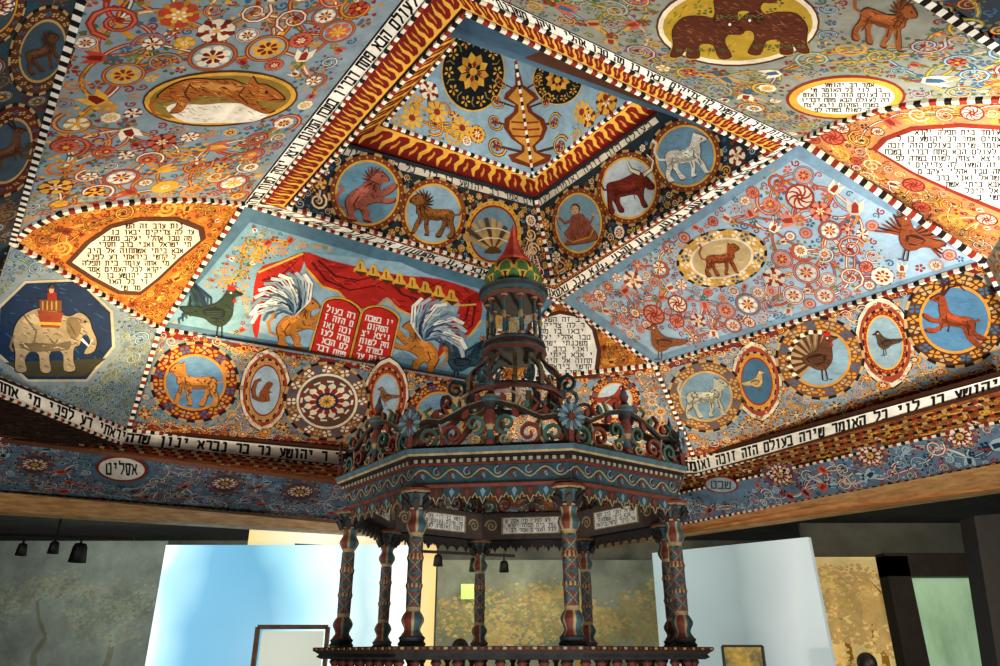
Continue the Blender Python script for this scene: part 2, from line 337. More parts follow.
def creature(pt,kind,cx,cy,s,col,fl=1,rot=0,L=6,col2=None):
    T=xf(cx,cy,s,fl,rot); A=lambda l,c,k=0: pt.ppx([T(p) for p in l],c,L+k); S=lambda l,w,c,k=0,w2=None: pt.spx([T(p) for p in l],w*s,c,L+k,None if w2 is None else w2*s)
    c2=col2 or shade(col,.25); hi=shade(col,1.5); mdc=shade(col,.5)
    if kind in ('lion','bull','goat','cat','sheep','rear'):
        B=smooth({'bull':BULL,'goat':LEAP,'lion':FEL,'cat':FEL,'rear':REAR}.get(kind,QUAD),3)
        if kind=='sheep': B=[(x,y*1.15 if -.3<y<.2 else y) for x,y in B]
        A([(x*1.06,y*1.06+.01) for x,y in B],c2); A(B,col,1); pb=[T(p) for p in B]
        if kind!='rear':
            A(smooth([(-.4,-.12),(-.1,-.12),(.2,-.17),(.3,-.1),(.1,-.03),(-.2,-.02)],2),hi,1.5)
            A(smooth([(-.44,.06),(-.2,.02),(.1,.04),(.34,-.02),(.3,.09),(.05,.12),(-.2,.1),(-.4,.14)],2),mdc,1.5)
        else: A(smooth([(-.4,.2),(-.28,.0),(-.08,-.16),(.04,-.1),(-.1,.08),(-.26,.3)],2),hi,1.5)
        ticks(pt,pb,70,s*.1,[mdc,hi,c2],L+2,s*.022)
        if kind=='rear': S([(-.46,.45),(-.66,.4),(-.74,.15),(-.6,-.02),(-.7,-.12)],.05,col,1,.1)
        else: S([(-.5,-.05),(-.66,-.1),(-.72,-.3),(-.62,-.5),(-.7,-.6)] if kind!='goat' else [(-.5,-.05),(-.62,-.15)],.05,col,1,.09)
        hd={'bull':(.58,-.1),'goat':(.52,-.52),'rear':(.3,-.48)}.get(kind,(.5,-.34))
        if kind in('lion','rear'):
            mx,my=(.33,-.3) if kind=='lion' else (.12,-.4)
            for k in range(18):
                a=k*.349; r_=.3 if 1<a<5.3 else .2; S([(mx+.06*cos(a),my+.06*sin(a)),(mx+r_*.6*cos(a),my+r_*.6*sin(a)),(mx+r_*cos(a+.2),my+r_*sin(a+.2))],.1,(c2,shade(col,.55))[k%2],1.6+.02*k,.02)
            A(smooth([(mx,my-.12),(mx+.14,my-.13),(mx+.27,my-.03),(mx+.27,my+.06),(mx+.16,my+.1),(mx+.02,my+.08)],2),col,2.5)
        if kind=='bull':
            for q in ([(.38,-.36),(.16,-.5),(.1,-.72),(.26,-.88)],[(.48,-.3),(.72,-.42),(.8,-.64),(.66,-.84)]): S(q,.15,DARK,3,.05); S(q,.1,H('e8dcb8'),3.5,.03)
        if kind=='goat':
            S([(.42,-.58),(.3,-.82),(.05,-.92),(-.12,-.8)],.08,c2,2,.03); S([(.46,-.6),(.42,-.88),(.2,-1.02)],.08,c2,2,.03)
            for q in ([(.3,-.78),(.34,-.95)],[(.16,-.87),(.16,-1.0)],[(.02,-.9),(-.02,-1.02)],[(.42,-.84),(.54,-.98)],[(.32,-.95),(.36,-1.08)]): S(q,.05,c2,2,.02)
        if kind=='cat':
            for _ in range(34):
                u=(random.uniform(-.5,.4),random.uniform(-.18,.3))
                if inside(u,B): u=T(u); pt.ppx([(u[0]-.025*s,u[1]),(u[0],u[1]-.03*s),(u[0]+.03*s,u[1]),(u[0],u[1]+.03*s)],c2,L+3)
        if kind=='sheep':
            for _ in range(26):
                u=(random.uniform(-.46,.3),random.uniform(-.18,.1)); u=pt.pl.px(*T(u)); pt.ring(u,s*.03*pt.pl.mpp(cx,cy),s*.045*pt.pl.mpp(cx,cy),shade(col,.75),L+3,8)
        u=T(hd); pt.ppx(ell(u[0],u[1],.025*s,.025*s,0,6),DARK,L+4)
        if kind!='rear':
            S([(hd[0]+.02,hd[1]+.12),(hd[0]+.1,hd[1]+.08)],.02,c2,4)
            for a in ([(-.35,.12),(-.42,.3)],[(.3,.1),(.33,.3)],[(.12,.12),(.13,.3)],[(-.3,-.05),(-.38,.08)],[(.25,-.12),(.2,.05)]): S(a,.025,c2,3)
        else:
            for a in ([(-.2,.1),(-.3,.3),(-.24,.42)],[(.1,.0),(.2,.1)],[(.14,-.2),(.2,-.06)]): S(a,.03,c2,3)
    elif kind=='squirrel':
        S([(-.2,.45),(-.55,.3),(-.6,-.1),(-.45,-.5),(-.2,-.6)],.26,c2,0,.2); S([(-.2,.45),(-.53,.3),(-.58,-.1),(-.44,-.48),(-.22,-.58)],.18,col,1,.14)
        A(smooth([(-.25,.5),(-.3,.1),(-.1,-.2),(.05,-.42),(.2,-.5),(.4,-.38),(.3,-.2),(.2,-.05),(.35,.05),(.2,.12),(.25,.45),(.1,.52)],3),col,2); S([(-.15,.2),(.05,.3),(.02,.48)],.04,c2,3)
    elif kind=='figure':
        R_=smooth([(-.5,.62),(-.42,.2),(-.26,-.1),(-.2,-.28),(.0,-.34),(.2,-.26),(.28,0),(.5,.2),(.42,.4),(.52,.62)],3)
        A([(x*1.06,y*1.04) for x,y in R_],c2); A(R_,col,1); ticks(pt,[T(p) for p in R_],50,s*.16,[mdc,hi,c2],L+1.5,s*.03,(.3,1))
        pt.ppx(ell(*T((.01,-.53)),.16*s,.17*s,0,14),BROWN,L+1); pt.ppx(ell(*T((.03,-.49)),.13*s,.15*s,0,14),H('c9966c'),L+2)
        for q in ((-.02,-.52),(.09,-.52)): pt.ppx(ell(*T(q),.02*s,.02*s,0,6),DARK,L+3)
        S([(.0,-.41),(.07,-.41)],.025,BRICK,3)
        S([(-.16,-.16),(-.42,.02),(-.55,-.2)],.12,col,2,.08); S([(.18,-.16),(.45,-.1),(.62,-.34)],.12,col,2,.08)
        for q in ((-.56,-.24),(.64,-.38)): pt.ppx(ell(*T(q),.06*s,.06*s,0,8),H('c9966c'),L+3)
        S([(.62,-.62),(.7,-.3),(.62,.1)],.03,BROWN,2); S([(-.6,.1),(-.3,.5),(.3,.56),(.62,.3)],.06,OCH,2,.03)
    elif kind=='shell':
        for k in range(9):
            a=.5+k*.28; e=(-.2+.85*cos(a),.4-.95*sin(a)); S([(-.05,.5),((-.05+e[0])/2+.04,(.5+e[1])/2),e],.1,(col,c2,TAN)[k%3],1+.1*k,.17)
        A(smooth([(-.3,.6),(-.1,.38),(.15,.42),(.25,.6)],2),c2,3); S([(-.5,.2),(-.2,.1),(.2,.12),(.5,.24)],.04,CREAM,3); S([(-.6,-.1),(-.2,-.22),(.2,-.2),(.55,-.05)],.04,CREAM,3)
    elif kind in('bird','eagle','rooster','turkey'):
        if kind=='rooster':
            for k in range(10):
                a=.0+k*.19; S([(-.25,0),(-.5-.1*cos(a),-.34*sin(a)-.15),(-.75,-.8*sin(a)),(-1.02+.09*k,-.62*sin(a)+.2),(-1.0+.09*k,-.4*sin(a)+.32)],.12,(TEAL,NAVY,H('2e4a22'),H('16242e'))[k%4],k*.1,.04)
        if kind=='turkey':
            for k in range(17):
                a=1.1+k*.17; S([(-.15,-.0),(-.12+.72*cos(a),-.05-.72*sin(a))],.05,(BROWN if k%2 else H('a98a60')),0,.15); S([(-.12+.72*cos(a),-.05-.72*sin(a)),(-.12+.84*cos(a),-.05-.84*sin(a))],.15,CREAM if k%2 else DARK,.3,.08)
        if kind=='eagle':
            for sd in (-1,1):
                for k in range(9): S([(.05,-.1),(.05+sd*(.25+.05*k),-.5+.05*k),(.05+sd*(.35+.09*k),-1.0+.12*k)],.11,(c2 if k%2 else col),.5+.05*k,.05)
            for k in range(5): S([(-.5,0),(-.95,.12*k-.16)],.09,(c2 if k%2 else col),1,.06)
        B=smooth(BIRD,3)
        if kind=='turkey': B=[(x if x>-.3 else -.3+(x+.3)*.3,y) for x,y in B]
        A([(x*1.06,y*1.06) for x,y in B],c2,1); A(B,col,2)
        ticks(pt,[T(p) for p in B],40,s*.12,[mdc,hi,c2],L+2.5,s*.035)
        A(smooth([(-.42,-.08),(-.1,-.2),(.2,-.1),(.1,.1),(-.15,.12)],2),c2,3)
        for k in range(4): S([(-.35+.03*k,-.06+.04*k),(.1,-.09+.05*k)],.025,hi,3.5)
        S([(.02,.26),(.0,.6),(.14,.64)],.04,c2,1); S([(.12,.24),(.14,.6),(.28,.62)],.04,c2,1)
        u=T((.3,-.6)); pt.ppx(ell(u[0],u[1],.03*s,.03*s,0,6),WHITE,L+4)
        if kind in('rooster','turkey'): A([(.2,-.66),(.2,-.84),(.27,-.74),(.32,-.88),(.36,-.74),(.42,-.8),(.4,-.66)],CRIM,4); A([(.4,-.5),(.46,-.34),(.36,-.36)],CRIM,4)
def ell(cx,cy,rx,ry,rot=0,n=32,k=1.0):
    ca,sa=cos(radians(rot)),sin(radians(rot))
    return [(cx+k*(rx*cos(2*pi*i/n)*ca-ry*sin(2*pi*i/n)*sa),cy+k*(rx*cos(2*pi*i/n)*sa+ry*sin(2*pi*i/n)*ca)) for i in range(n)]
def ering(pt,cx,cy,rx,ry,k0,k1,col,L,rot=0,col2=None,n=32):
    A=ell(cx,cy,rx,ry,rot,n,k0);B=ell(cx,cy,rx,ry,rot,n,k1)
    for i in range(n):
        j=(i+1)%n; pt.ppx([A[i],B[i],B[j],A[j]],(col2 if col2 and i%2 else col),L)
def medallion(fc,cx,cy,rx,ry,bg,kind,acol,fl=1,rot=0,ringc=(RED,OCH),erot=0,col2=None,s=None,label=None,name='medallion',thin=False):
    pt=Pt(fc.pl); k0=.86 if thin else .74
    ering(pt,cx,cy,rx,ry,1.0,1.07,DARK,3,erot,TAN); ering(pt,cx,cy,rx,ry,k0,1.0,ringc[0],4,erot)
    if not thin:
        for i in range(24):
            c=ell(cx,cy,rx,ry,erot,24,.87)[i]; c=pt.pl.px(*c); pt.petals(c,rx*.12*pt.pl.mpp(cx,cy),4,(ringc[1],STEEL,ringc[1],TAN)[i%4],5,i,.4)
    else:
        for i in range(28):
            c=ell(cx,cy,rx,ry,erot,28,.93)[i]; c=pt.pl.px(*c); pt.disc(c,rx*.03*pt.pl.mpp(cx,cy),ringc[1],5,6)
    ering(pt,cx,cy,rx,ry,k0-.05,k0+.01,ringc[1],5,erot)
    pt.ppx(ell(cx,cy,rx,ry,erot,32,k0-.04),bg,4)
    for _ in range(40):
        a=random.uniform(0,6.28); q=random.uniform(.1,k0-.14); x,y=cx+rx*q*cos(a),cy+ry*q*sin(a); pt.spx([(x,y),(x+rx*.12,y+random.uniform(-1,1))],1,shade(bg,random.choice((.7,1.25))),4.5,.4)
    if kind=='rosette':
        c=pt.pl.px(cx,cy); r=rx*.68*pt.pl.mpp(cx,cy)
        pt.ring(c,r*.86,r*.94,CREAM,4.6,24,BRICK); pt.petals(c,r*.84,12,CREAM,5,0,.16); pt.petals(c,r*.66,12,BRICK,6,.26,.16); pt.ring(c,r*.3,r*.4,NAVY,7); pt.petals(c,r*.3,6,GOLD,8,0,.3)
    o=pt.build(name,fc.root)
    if label: o['label']=label
    if kind and kind!='rosette':
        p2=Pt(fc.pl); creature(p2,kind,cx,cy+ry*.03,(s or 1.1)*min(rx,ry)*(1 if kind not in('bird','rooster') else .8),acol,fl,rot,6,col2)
        p2.build('painted_figure' if kind=='figure' else 'painted_animal',o)
    fc.ex.append(ell(cx,cy,rx,ry,erot,20,1.08))
class Facet:
    def __init__(s,name,label,cat,pl,poly,base,group=None):
        s.pl=pl; s.poly=poly; s.ex=[]
        pts=[pl.hit(*p) for p in poly]; c=sum(pts,Vector())/len(pts)
        s.root=empty(name,c,label,cat,group)
        s.b=Pt(pl); s.b.face(pts,base)
        bk=[p-pl.n*.05 for p in pts]; s.b.face(bk[::-1],BROWN); n=len(pts)
        for k in range(n): s.b.face([pts[k],bk[k],bk[(k+1)%n],pts[(k+1)%n]],BROWN)
    def part(s,name,fn,label=None):
        pt=Pt(s.pl); fn(pt); o=pt.build(name,s.root)
        if label: o['label']=label
    def rope(s,px,w=.05,**k):
        m=M(); rope3(m,[s.pl.to3(s.pl.px(*p),.01) for p in px],w,**k); m.build('rope_moulding',s.root)
    def done(s): s.b.build('painted_board',s.root)
zs,zf,zo,z1,zt=2.75,3.7,4.7,5.8,2.62
Lo,To,Ro,Bo=(243,203),(429,-35),(800,140),(558,300)
Li,Ti,Ri,Bi=(288,207),(465,12),(768,152),(553,283)
A_,B_,C_,D_,E_,F_=(12,242),(160,328),(490,384),(655,365),(985,262),(1083,100)
Hh,Gg=(153,-250),(600,-212)
A1,B1p,C1,D1,E1,F1p=(-30,366),(128,430),(475,462),(695,458),(1040,364),(1190,190)
arcL=[(30,226),(62,211),(105,203),(150,199),(200,199)]
arcR=[(840,121),(880,108),(930,100),(1000,97),(1045,97)]
PALL={'line':[BRICK,H('96401f'),BRICK,STEEL,H('7d4c22'),OCH],'leaf':[GREEN,OLIVE,STEEL,OCH,BRICK,GOLD],'flower':[CREAM,PINK,H('b2402a'),CREAM,GOLD],'heart':[BRICK,GOLD,RED],'core':[OCH,PINK,CREAM,H('cf8a60')]}
PALR={'line':[BRICK,H('a84632'),H('8f3826'),STEEL],'leaf':[STEEL,PINK,OLIVE,OCH],'flower':[CREAM,H('cf8068'),H('cfc4b2')],'heart':[H('96301f'),H('a84632')],'core':[PINK,CREAM,H('d09880')]}
PALB={'line':[OLIVE,STEEL,H('3f6480'),OCH,BRICK,OLIVE],'leaf':[OLIVE,STEEL,BRICK,GREEN],'flower':[TAN,CREAM,PINK],'heart':[BRICK,STEEL,GOLD],'core':[H('9fb4bf'),GOLD,H('bfa660')]}
PALO={'line':[BROWN,H('5e2610'),H('e6b450'),BROWN],'leaf':[H('6e3216'),GOLD,BRICK],'flower':[GOLD,CREAM,BRICK],'heart':[BROWN,RED],'core':[GOLD,ORANGE]}
RK=('rinceau','rinceau','rinceau','spiral','flower','spiral','ring','tulip')
pl=Pl(P(*Lo,zo),P(*To,zo),P(40,137,zf))
f=Facet('painted_panel','large sloping panel of red and white flowers around a crouching wolf in a brown oval','painted panel',pl,[A_]+arcL+[Lo,To,Hh],H('8496a0'))
def wolf(pt):
    pt.ppx(ell(220,98,78,28,-3),BROWN,3); pt.ppx(ell(220,98,76,26,-3),GOLD,3.5); pt.ppx(ell(220,98,71,23,-3),H('8f7230'),4); ticks(pt,ell(220,98,66,20,-3),110,9,[H('6a4a20'),GOLD,OLIVE,GREEN],4.8,1.5)
    sh=smooth([(166,108),(178,102),(200,104),(228,102),(256,105),(268,113),(252,121),(215,122),(184,121)],3); pt.ppx(sh,H('f0e8d4'),5); ticks(pt,sh,40,7,[TAN,CREAM,H('9c8f78')],5.5,1.2)
    B=smooth([(158,97),(166,88),(180,81),(196,78),(214,79),(232,79),(246,84),(252,76),(257,83),(265,84),(276,90),(284,98),(276,101),(262,100),(256,101),(264,107),(274,109),(264,112),(250,107),(232,99),(204,95),(190,100),(182,110),(170,111),(178,101)],3)
    pt.ppx([(220+(x-220)*1.03,96+(y-96)*1.07) for x,y in B],H('2e1a0c'),5.6); pt.ppx(B,H('a85c20'),6); pt.ppx(smooth([(180,84),(214,82),(244,87),(230,90),(200,88)],2),H('cf8a40'),6.4); ticks(pt,B,110,8,[H('703a14'),H('d99a4c'),H('4e280e')],7,1.4)
    pt.spx([(160,97),(150,104),(154,113),(170,117)],5,H('a85c20'),7,2.5); pt.ppx(ell(266,91,1.8,1.8,0,6),DARK,8); pt.spx([(284,98),(268,99)],1.4,DARK,8); pt.spx([(190,82),(184,92),(190,100)],1.8,H('4e280e'),7.5); pt.spx([(244,86),(238,94),(248,103)],1.8,H('4e280e'),7.5)
f.part('medallion',wolf,'brown oval medallion with a crouching wolf'); f.ex.append(ell(220,98,82,30,-3,20))
fill(f.b,[A_]+arcL+[Lo,(415,-40),(92,-40)],f.ex,PALL,.165,RK,tries=3800)
f.rope([A_]+arcL+[Lo],.055); f.rope([A_,(81,0),Hh],.05,cols=(WHITE,DARK)); f.done()
pl=Pl(P(*Ro,zo),P(*To,zo),P(965,20,zf))
f=Facet('painted_panel','overhead sloping panel with brown bears in a yellow oval and a round text medallion','painted panel',pl,[To,Ro]+arcR+[F_,Gg],H('8f9184'))
def bears(pt):
    pt.ppx(ell(738,24,82,42,-2),BROWN,3); pt.ppx(ell(738,24,80,40,-2),CREAM,3.3); pt.ppx(ell(738,24,75,36,-2),H('b8962c'),4)
    for _ in range(26):
        a=random.uniform(0,6.28); q=random.uniform(.5,.92); c=pt.pl.px(738+72*q*cos(a),24+33*q*sin(a)); pt.petals(c,5*pt.pl.mpp(738,24),3,random.choice([GREEN,OLIVE,H('3f4a20')]),4.6,a,.35)
    ticks(pt,ell(738,24,72,34,-2),90,7,[OLIVE,H('6a5a18'),GOLD],4.5,1.6,(.6,-.5))
    for cx,cy,s,fl in ((704,34,50,1),(776,30,50,-1),(742,2,44,1)):
        T=xf(cx,cy,s,fl,0)
        B=smooth([T(p) for p in [(-.6,.2),(-.62,-.1),(-.4,-.35),(-.05,-.38),(.2,-.34),(.32,-.46),(.42,-.4),(.6,-.32),(.8,-.1),(.7,0),(.48,.0),(.42,.15),(.55,.42),(.3,.46),(.18,.2),(-.08,.2),(-.08,.44),(-.34,.44),(-.32,.24),(-.45,.42),(-.66,.42)]],3)
        pt.ppx([(cx+(x-cx)*1.06,cy+(y-cy)*1.07) for x,y in B],H('b8962c'),5); pt.ppx([(cx+(x-cx)*1.03,cy+(y-cy)*1.03) for x,y in B],DARK,5.2); pt.ppx(B,H('54240f'),5.5)
        ticks(pt,B,70,6,[H('84492a'),H('2c120a'),H('96603a')],6,1.4); u=T((.52,-.22)); pt.ppx(ell(*u,1.5,1.5,0,6),WHITE,7)
        for k in range(5): c=pt.pl.px(*T((-.5+.22*k,.3))); pt.petals(c,4.5*pt.pl.mpp(738,24),4,GREEN,7,k,.35)
f.part('medallion',bears,'yellow oval medallion with brown bears'); f.ex.append(ell(738,24,84,44,0,20))
def tx1(pt):
    pt.ppx(ell(846,97,60,22,-2),BRICK,3); pt.ppx(ell(846,97,57,20,-2),GOLD,4); E=ell(846,97,49,16,-2); pt.ppx(E,WHITE,5); rows(pt,E,82,112,6,6,0,3.9)
f.part('inscription',tx1,'white round panel of dark lettering'); f.ex.append(ell(846,97,64,25,0,20))
f.part('painted_beast',lambda pt: creature(pt,'lion',885,20,48,H('9a5426'),1,14,6,H('54280f')),'tawny beast with a mane'); f.ex.append(ell(885,20,46,24,0,16))
fill(f.b,[(455,-25),Ro]+arcR+[F_,(960,-30),(600,-60)],f.ex,PALB,.145,('rinceau','spiral','spiral','tulip','rinceau'),tries=3800)
f.rope([Ro]+arcR+[F_],.05); f.rope([F_,Gg],.05,cols=(WHITE,DARK)); f.done()
pl=Pl(P(*A_,zf),P(*B_,zf),P(*Lo,zo))
f=Facet('corner_lunette','orange arched corner panel with a cream text tablet above the elephant panel','painted panel',pl,[A_]+arcL+[Lo,B_],ORANGE)
tp=[(72,262),(90,243),(112,228),(140,221),(175,221),(198,230),(200,240),(178,258),(158,277),(140,291),(120,290),(95,277)]
def tl(pt):
    c=(140,256); big=[(c[0]+(x-c[0])*1.1,c[1]+(y-c[1])*1.12) for x,y in tp]; pt.ppx(big,BROWN,3); pt.ppx(tp,CREAM,4); rows(pt,tp,223,291,11,5,.0,4.2)
f.part('inscription',tl,'cream tablet of dark lettering'); f.ex.append([(140+(x-140)*1.12,256+(y-256)*1.13) for x,y in tp])
fill(f.b,f.poly,f.ex,PALO,.11,kinds=('spiral','spiral','tulip'),tries=1800)
f.rope([Lo,B_],.05); f.rope([A_,B_],.045); f.done()
pl=Pl(P(*Lo,zo),P(*Bo,zo),P(*B_,zf))
f=Facet('painted_panel','sloping panel with red curtains, winged griffins and two red tablets of letters','painted panel',pl,[Lo,Bo,C_,B_],H('4c7084'))
f.b.ppx([(250,222),(545,308),(488,378),(166,322)],H('749eb0'),.6)
ARK=[(257,272),(303,252),(400,262),(478,296),(478,330),(440,362),(300,346),(254,330)]
f.part('curtain_ground',lambda pt: pt.ppx(ARK,H('8fb0c0'),1))
def cur(pt):
    for a in (smooth([(257,272),(280,261),(303,253),(301,270),(288,286),(270,298),(262,312),(257,338),(252,322)],3),
        smooth([(303,252),(330,260),(360,267),(400,275),(440,279),(480,293),(476,303),(458,303),(440,298),(430,308),(414,314),(398,307),(387,297),(375,306),(361,308),(347,299),(338,290),(324,287),(310,274)],3),
        smooth([(480,293),(481,318),(469,334),(453,340),(438,357),(443,332),(455,317),(463,300)],3)):
        pt.ppx(a,CRIM,4); ticks(pt,a,46,14,[RED,H('d03c2c'),H('7e120c'),RED],4.6,2,(.8,.25))
    for a in ([(262,280),(280,276),(296,262)],[(262,295),(276,286),(294,270)],[(258,310),(270,296),(284,286)],[(312,262),(326,280),(350,290),(372,286),(388,278)],[(318,260),(336,276),(358,280),(376,276),(388,274)],[(390,278),(402,294),(420,300),(436,292),(446,284)],[(394,276),(410,286),(428,288),(442,281)],[(470,300),(466,318),(450,332)],[(475,305),(472,325),(446,346)]): pt.spx(a,2.8,H('5a0e0a'),5,1)
    for a in ([(258,272),(303,253)],[(306,268),(322,286),(338,291),(347,301),(361,310),(375,308),(387,299),(398,309),(414,316),(430,310),(440,300),(458,305),(476,304)],[(481,320),(469,336),(453,342),(439,358)]): pt.spx(a,2.6,GOLD,6)
    for k in range(8):
        x=358+k*13; y=260+k*4.2; pt.ppx(smooth([(x,y),(x+5,y+1),(x+6,y+6),(x+10,y+13),(x-5,y+11),(x-1,y+5)],2),GOLD,6)
        pt.ppx([(x-4,y+10),(x+9,y+12),(x+3,y+16)],BROWN,7); pt.spx([(x+2,y+3),(x+2,y+9)],1.2,BROWN,7)
f.part('painted_curtain',cur,'red draped curtain edged in gold')
def griff(pt,cx,cy,fl):
    T=xf(cx,cy,1,fl,6)
    creature(pt,'rear',cx+2*fl,cy+8,40,H('c07a30'),fl,8,6,H('6a3414'))
    for row,(n,ln,cs) in enumerate(((11,42,(WHITE,H('b4c2c8'),H('7c94a4'))),(8,30,(H('8ea6b2'),H('4c6478'),H('c8d2d4'))),(6,19,(NAVY,H('8ea6b2'),STEEL)))):
        for k in range(n):
            a=radians(-66-k*(118/(n-1))); b=a-.45; sx,sy=-3,2
            p1=(sx+ln*.5*cos(a+.3),sy+ln*.5*sin(a+.3)); p2=(sx+ln*.85*cos(a),sy+ln*.85*sin(a)); p3=(sx+ln*cos(b+.2),sy+ln*sin(b+.2))
            pt.spx([T((sx,sy)),T(p1),T(p2),T(p3)],ln*.15,cs[k%3],10+row*1.2+k*.05,ln*.09)
            pt.spx([T(p1),T(p2)],.8,NAVY,10.6+row*1.2+k*.05)
f.part('painted_griffin',lambda p:griff(p,296,312,1),'tan griffin with blue and white wing, left of tablets'); f.part('painted_griffin',lambda p:griff(p,422,337,-1),'tan griffin with blue and white wing, right of tablets')
for tl_,tr_,br_,bl_ in (((324,304),(359,312),(347,360),(311,351)),((363,313),(397,319),(387,365),(351,360))):
    def tab(pt):
        mx,my=(tl_[0]+tr_[0])/2,(tl_[1]+tr_[1])/2
        arch=[(tl_[0]+(tr_[0]-tl_[0])*t,tl_[1]+(tr_[1]-tl_[1])*t-9*sin(pi*t)**.6) for t in (0,.06,.15,.3,.5,.7,.85,.94,1)]
        q=arch+[br_,bl_]; cx,cy=(mx+(br_[0]+bl_[0])/2)/2,(my+br_[1])/2-3
        pt.ppx([(cx+(x-cx)*1.13,cy+(y-cy)*1.08) for x,y in q],GOLD,14); pt.ppx([(cx+(x-cx)*1.05,cy+(y-cy)*1.03) for x,y in q],DARK,14.5); pt.ppx(q,H('c4281c'),15)
        for k in range(6):
            t,t2=(k+.1)/6.2,(k+.78)/6.2
            g=lambda a,b,t,i:(a[0]+(b[0]-a[0])*t+i,a[1]+(b[1]-a[1])*t)
            text(pt,[g(tl_,bl_,t,3),g(tr_,br_,t,-3),g(tr_,br_,t2,-3),g(tl_,bl_,t2,3)],WHITE,16,mg=.03,n=7,bold=1.2)
    f.part('painted_tablet',tab,'red round-topped tablet with white letters')
f.part('painted_rooster',lambda p:creature(p,'rooster',218,314,38,H('26382a'),1,4,6,H('121c20')),'dark green rooster left of the curtain')
f.part('painted_rooster',lambda p:creature(p,'rooster',459,362,30,H('2a4450'),-1,4,6,H('121c28')),'dark rooster facing left, right of the curtain')
f.ex+=[[(250,268),(303,248),(365,255),(484,288),(484,330),(442,372),(300,362),(250,340)],ell(210,312,34,24,0,14),ell(464,360,26,18,0,14)]
fill(f.b,[(252,224),(542,307),(488,378),(168,323)],f.ex,{'line':[OCH,GREEN,GOLD,H('8a7a2a')],'leaf':[GREEN,OCH,BRICK],'flower':[CREAM,PINK],'heart':[BRICK,GOLD],'core':[GOLD,OCH]},.1,kinds=('spiral','spiral','tulip'),tries=2200)
f.rope([B_,C_],.04); f.done()
pl=Pl(P(*C_,zf),P(*D_,zf),P(*Bo,zo))
f=Facet('corner_lunette','orange corner panel with a white text tablet behind the tower of the carved pavilion','painted panel',pl,[C_,Bo,D_],ORANGE)
tp2=[(532,322),(560,314),(582,318),(592,330),(597,350),(594,374),(534,378)]
def t2(pt):
    c=(565,346); pt.ppx([(c[0]+(x-c[0])*1.14,c[1]+(y-c[1])*1.12) for x,y in tp2],BROWN,3); pt.ppx(tp2,WHITE,4); rows(pt,tp2,317,376,10,5,0,4.2,3)
f.part('inscription',t2,'white tablet of dark lettering'); f.ex.append([(565+(x-565)*1.1,346+(y-346)*1.1) for x,y in tp2])
fill(f.b,f.poly,f.ex,PALO,.1,kinds=('spiral','tulip'),tries=1000); f.rope([C_,Bo,D_,C_],.05); f.done()
pl=Pl(P(*Bo,zo),P(*Ro,zo),P(*D_,zf))
f=Facet('painted_panel','sloping pale blue panel of pink pinwheel flowers with a leopard in a gold medallion','painted panel',pl,[Bo,Ro,E_,D_],H('7494aa'))
f.b.ppx([(578,300),(796,158),(972,259),(658,355)],H('98b4c8'),.5)
medallion(f,722,258,43,27,H('c0a878'),'cat',H('9a4a20'),1,-8,(GOLD,CREAM),-10,label='gold oval medallion with a leopard')
f.part('painted_eagle',lambda p:creature(p,'eagle',912,240,34,H('84401f'),-1,12,6,H('3e1a0e')),'brown eagle with spread wings')
f.part('painted_bird',lambda p:creature(p,'bird',662,343,26,H('8a5028'),-1,0,6,BROWN),'small brown bird')
f.ex+=[ell(912,234,34,28,0,14),ell(662,343,22,14,0,14)]
fill(f.b,[(574,299),(796,157),(972,260),(657,358)],f.ex,PALR,.135,kinds=('pin','ring','flower','rinceau','spiral','ring','tulip'),tries=4400)
f.rope([Bo,D_],.05); f.rope([D_,E_],.04); f.rope([Ro,E_],.05); f.done()
pl=Pl(P(*Ro,zo),P(*E_,zf),P(*F_,zf))
f=Facet('corner_lunette','arched corner panel with a large white text tablet at the right edge','painted panel',pl,[Ro]+arcR+[F_,E_],H('c48454'))
tp3=[(878,150),(888,140),(915,130),(960,127),(1010,130),(1045,140),(1045,175),(1000,208),(955,190),(915,172)]
def t3(pt):
    c=(960,160); pt.ppx([(c[0]+(x-c[0])*1.08,c[1]+(y-c[1])*1.12) for x,y in tp3],BRICK,3); pt.ppx(tp3,WHITE,4); rows(pt,tp3,129,207,12,5,0,4.8,5)
f.part('inscription',t3,'large white tablet of dark lettering'); f.ex.append([(960+(x-960)*1.1,160+(y-160)*1.16) for x,y in tp3])
fill(f.b,f.poly,f.ex,{'line':[BRICK,BROWN,GOLD],'leaf':[PINK,GOLD,BRICK],'flower':[CREAM,PINK],'heart':[BRICK],'core':[CREAM,GOLD]},.11,kinds=('spiral','spiral','tulip','pin'),tries=2400); f.done()
def friezebase(f,a,b,c,d):
    def band(t0,t1,col,L):
        q=[(a[0]+(d[0]-a[0])*t,a[1]+(d[1]-a[1])*t) for t in (t0,t1)]; r=[(b[0]+(c[0]-b[0])*t,b[1]+(c[1]-b[1])*t) for t in (t0,t1)]
        f.b.ppx([q[0],r[0],r[1],q[1]],col,L)
    band(.02,.08,RED,.6); band(.91,.99,BRICK,.6)
    f.rope([d,c],.04)
PALF={'line':[BRICK,OCH,TEAL],'leaf':[TEAL,BRICK,OCH],'flower':[TAN,OCH],'heart':[BRICK,NAVY],'core':[CREAM,GOLD]}
def lozenge(f,cx,cy,rx,ry,rot=0):
    T=xf(cx,cy,1,1,rot)
    def fn(pt):
        for k,c,L in ((1.3,DARK,1.6),(1.25,H('d8ccb0'),2),(1.12,H('983a24'),2.4)):
            pt.ppx(smooth([T(p) for p in ((0,-ry*k),(rx*.75*k,-ry*.62*k),(rx*k,0),(rx*.75*k,ry*.62*k),(0,ry*k),(-rx*.75*k,ry*.62*k),(-rx*k,0),(-rx*.75*k,-ry*.62*k))],2),c,L)
    f.part('scalloped_border',fn)
pl=Pl(P(*B_,zf),P(*C_,zf),P(*B1p,zs))
